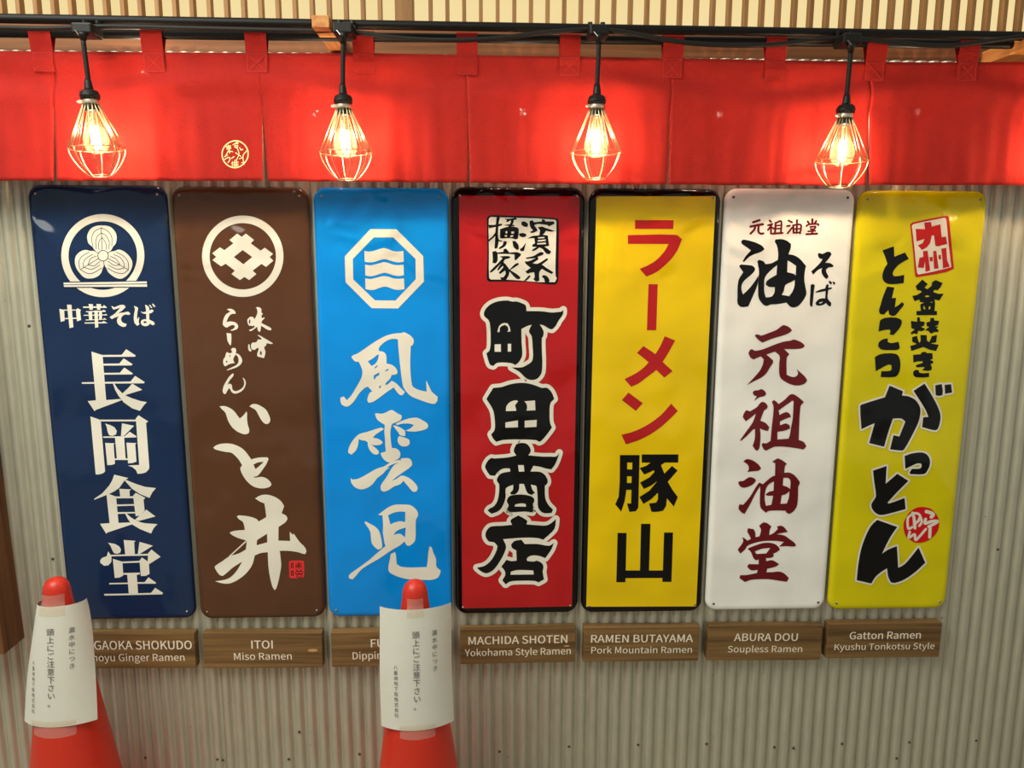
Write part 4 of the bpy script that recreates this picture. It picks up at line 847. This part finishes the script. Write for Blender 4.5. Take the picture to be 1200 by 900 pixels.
    ring.append(tube_vf([Rt @ Vector((0.022 * math.cos(6.28319 * k / 20), 0.022 * math.sin(6.28319 * k / 20), zb)) for k in range(20)], 0.0009, 5, True))
    cg = mesh('cage_upper_wires', *join_vf(top), M['brass_wire'], r, True)
    mesh('cage_lower_wires', *join_vf(low), M['brass_wire'], r, True)
    mesh('cage_ring', *join_vf(ring), M['brass_wire'], r, True)
    # the light of the bulb itself
    l = bpy.data.lights.new('bulb_light', 'POINT'); l.energy = BULB_POWER; l.color = (1.0, 0.72, 0.46); l.shadow_soft_size = 0.010
    lo = bpy.data.objects.new('bulb_light', l); COL.objects.link(lo); lo.parent = r; lo.location = Rt @ Vector((0, 0, b0 - 0.048))
    return r
M['collar'] = plain('pale_metal_collar', rgb(196, 180, 160), 0.4, 0.6, 0.1)
pendant((97, 33), (97.5, 47), (104.5, 106.5), -0.055, 'caged bulb lamp hanging above the navy blue sign')
pendant((402, 33), (402, 51), (402, 112), -0.02, 'caged bulb lamp hanging above the sky blue sign beside the wooden bracket')
pendant((702, 35), (702, 51), (699.5, 112.5), 0.0, 'caged bulb lamp hanging above the gap between red and golden yellow signs')
pendant((998, 45), (997, 61), (991.5, 123.5), 0.01, 'caged bulb lamp hanging lowest above the white sign')

pendant((1290, 50), (1288, 66), (1279, 128), 0.02, 'caged bulb lamp beyond the lemon yellow sign, next along the cable')

# small round lamps on the wall behind the curtain that glint through the weave
M['lens'] = m_emit('lit_led_lens', (1.0, 0.86, 0.66, 1), 200.0)
for (px, py, nm) in ((168, 85, 'navy blue'), (370, 132, 'sky blue'), (612, 131, 'red'), (845, 135, 'white'), (1078, 132, 'lemon yellow')):
    c = at(px, py, -0.022); r = empty('wall_lamp', (c.x, 0.0165, c.z), 'small round lamp glinting through the red curtain above the %s sign' % nm, 'lamp', 'small lamps behind the curtain')
    v, f = lathe_vf([(0.0, 0.0), (0.016, 0.0), (0.016, 0.026), (0.014, 0.030), (0.009, 0.030)], 20)
    mesh('housing', [Vector((p.x, -p.z, p.y)) for p in v], [tuple(reversed(q)) for q in f], M['plastic'], r, True)
    v, f = lathe_vf([(0.009, 0.030), (0.006, 0.032), (0.0, 0.033)], 16)
    mesh('lens', [Vector((p.x, -p.z, p.y)) for p in v], [tuple(reversed(q)) for q in f], M['lens'], r, True)
    l = bpy.data.lights.new('wall_lamp_light', 'POINT'); l.energy = 0.55; l.color = (1.0, 0.80, 0.58); l.shadow_soft_size = 0.008
    lo = bpy.data.objects.new('wall_lamp_light', l); COL.objects.link(lo); lo.parent = r; lo.location = (0, -0.046, 0)
# ---------------------------------------------------------------- traffic cones with paper notices
CH = 0.700
def cone_r(z):
    if z > 0.655: return 0.0300
    return 0.0300 + (0.655 - z) * (0.1225 - 0.0300) / (0.655 - 0.028)
def traffic_cone(px, py, rz, label):
    rr0 = ray(px, py); tip = CAM + rr0 * ((CH - CAM.z) / rr0.z); root = empty('traffic_cone', (tip.x, tip.y, 0), label, 'traffic cone', 'traffic cones with notices')
    prof = [(0.0, CH), (0.008, CH - 0.0008), (0.016, CH - 0.0045), (0.0225, CH - 0.0105), (0.0268, CH - 0.020), (0.0288, CH - 0.031), (0.0300, 0.655)]
    for i in range(1, 13):
        z = 0.655 + (0.028 - 0.655) * i / 12; prof.append((cone_r(z), z))
    prof += [(0.128, 0.024), (0.140, 0.0225)]
    b = mesh('cone_body', *lathe_vf(prof, 56), M['cone'], root, True)
    bm = bmesh.new(); bm.from_mesh(b.data); bmesh.ops.recalc_face_normals(bm, faces=bm.faces[:]); bm.to_mesh(b.data); bm.free()
    fl_ = bevel_box('base_plate', -0.18, 0.18, -0.18, 0.18, 0.0, 0.024, M['cone'], root, 0.009, 3); fl_.rotation_euler = (0, 0, rz)
    return root, Vector((tip.x, tip.y, 0))
PW, PH = 0.188, 0.276
def notice(axis, zt, Rc, facing, roll, label, tape):
    """A4 sheet bent round the front of a cone; facing = direction (angle in plan) of the sheet's middle"""
    fwd = Vector((math.cos(facing), math.sin(facing), 0)); side = Vector((-fwd.y, fwd.x, 0))
    zb = zt - PH
    Pt = axis + fwd * (cone_r(zt) + 0.0012) + Vector((0, 0, zt)); Pb = axis + fwd * (cone_r(zb) + 0.0012) + Vector((0, 0, zb))
    dn = (Pb - Pt).normalized(); nrm = side.cross(dn); nrm = nrm if nrm.dot(fwd) > 0 else -nrm
    if roll:
        Rr = Matrix.Rotation(roll, 3, nrm); side2 = Rr @ side; dn2 = Rr @ dn
    else: side2, dn2 = side, dn
    def S(u, v, lift=0.0):
        Rv = Rc[0] + (Rc[1] - Rc[0]) * v / PH; a = u / Rv; R_ = Rv + lift
        return Pt + dn2 * v + side2 * (R_ * math.sin(a)) + nrm * (R_ * math.cos(a) - Rv)
    root = empty('paper_notice', Pb, label, 'notice', 'notices taped to the cones')
    org = Pb
    nu, nv = 48, 16; V = []; F = []
    for j in range(nv + 1):
        for i in range(nu + 1):
            u = PW * (i / nu - 0.5); v = PH * j / nv
            V.append(S(u, v, 0.0012 * math.sin(v * 21 + u * 17) * (abs(u) * 2 / PW)) - org)
    for j in range(nv):
        for i in range(nu):
            a = j * (nu + 1) + i; F.append((a, a + 1, a + nu + 2, a + nu + 1))
    o = mesh('sheet', V, F, M['paper'], root, False)
    md = o.modifiers.new('thickness', 'SOLIDIFY'); md.thickness = 0.0004; md.offset = 0.0
    # the three columns of print; side vector points to the reader's left or right
    sgn = 1.0 if side.x > 0 else -1.0
    for (txt, uc, v0, pitch, size) in (('頭上にご注意下さい。', 0.0, 0.050, 0.0182, 0.0175), ('漏水中につき', 0.043, 0.052, 0.0163, 0.0135), ('八重洲地下街株式会社', -0.048, 0.128, 0.0121, 0.0104)):
        VV = []; FF = []
        for q, ch in enumerate(txt):
            v2, f2 = text_loops(ch, 0.0, False)
            if not v2: continue
            base = len(VV)
            for (a, b) in v2:
                uu = sgn * (uc + (a - 0.5) * size); vv = v0 + q * pitch + (0.80 - b) * size
                VV.append(S(uu, vv, 0.0016) - org)
            FF += [tuple(base + i for i in t) for t in f2]
        mesh('printed_column', VV, FF, M['ink'], root)
    for (u0, u1, v0, v1) in tape:
        V = []; F = []; nu = 14; nv = 8
        for j in range(nv + 1):
            v = v0 + (v1 - v0) * j / nv
            for i in range(nu + 1):
                u = sgn * (u0 + (u1 - u0) * i / nu)
                if 0.0 <= v <= PH: p = S(u, v, 0.0016)
                else:
                    z = (Pt + dn2 * v).z; rr_ = cone_r(z) + 0.0009; a = u / rr_
                    p = axis + Vector((0, 0, z)) + fwd * (rr_ * math.cos(a)) + side * (rr_ * math.sin(a))
                V.append(p - org)
        for j in range(nv):
            for i in range(nu):
                a = j * (nu + 1) + i; F.append((a, a + 1, a + nu + 2, a + nu + 1))
        mesh('tape', V, F, M['tape'], root, True)
    return root
c1, a1 = traffic_cone(65, 676.5, 0.05, 'orange red traffic cone in front of the navy blue sign')
c2, a2 = traffic_cone(486, 679.5, -0.05, 'orange red traffic cone in front of the sky blue sign')
def face(a, off): return math.atan2(CAM.y - a.y, CAM.x - a.x) + off
notice(a1, 0.643, (0.050, 0.112), face(a1, -0.52), 0.0, 'white paper notice taped to the cone at the left end', [(-0.03, 0.03, -0.026, 0.022), (-0.055, 0.05, 0.262, 0.302)])
notice(a2, 0.643, (0.104, 0.112), face(a2, 0.0), 0.0, 'white paper notice taped to the cone by the red sign', [(-0.019, 0.019, -0.024, 0.018), (-0.042, 0.042, 0.264, 0.298)])
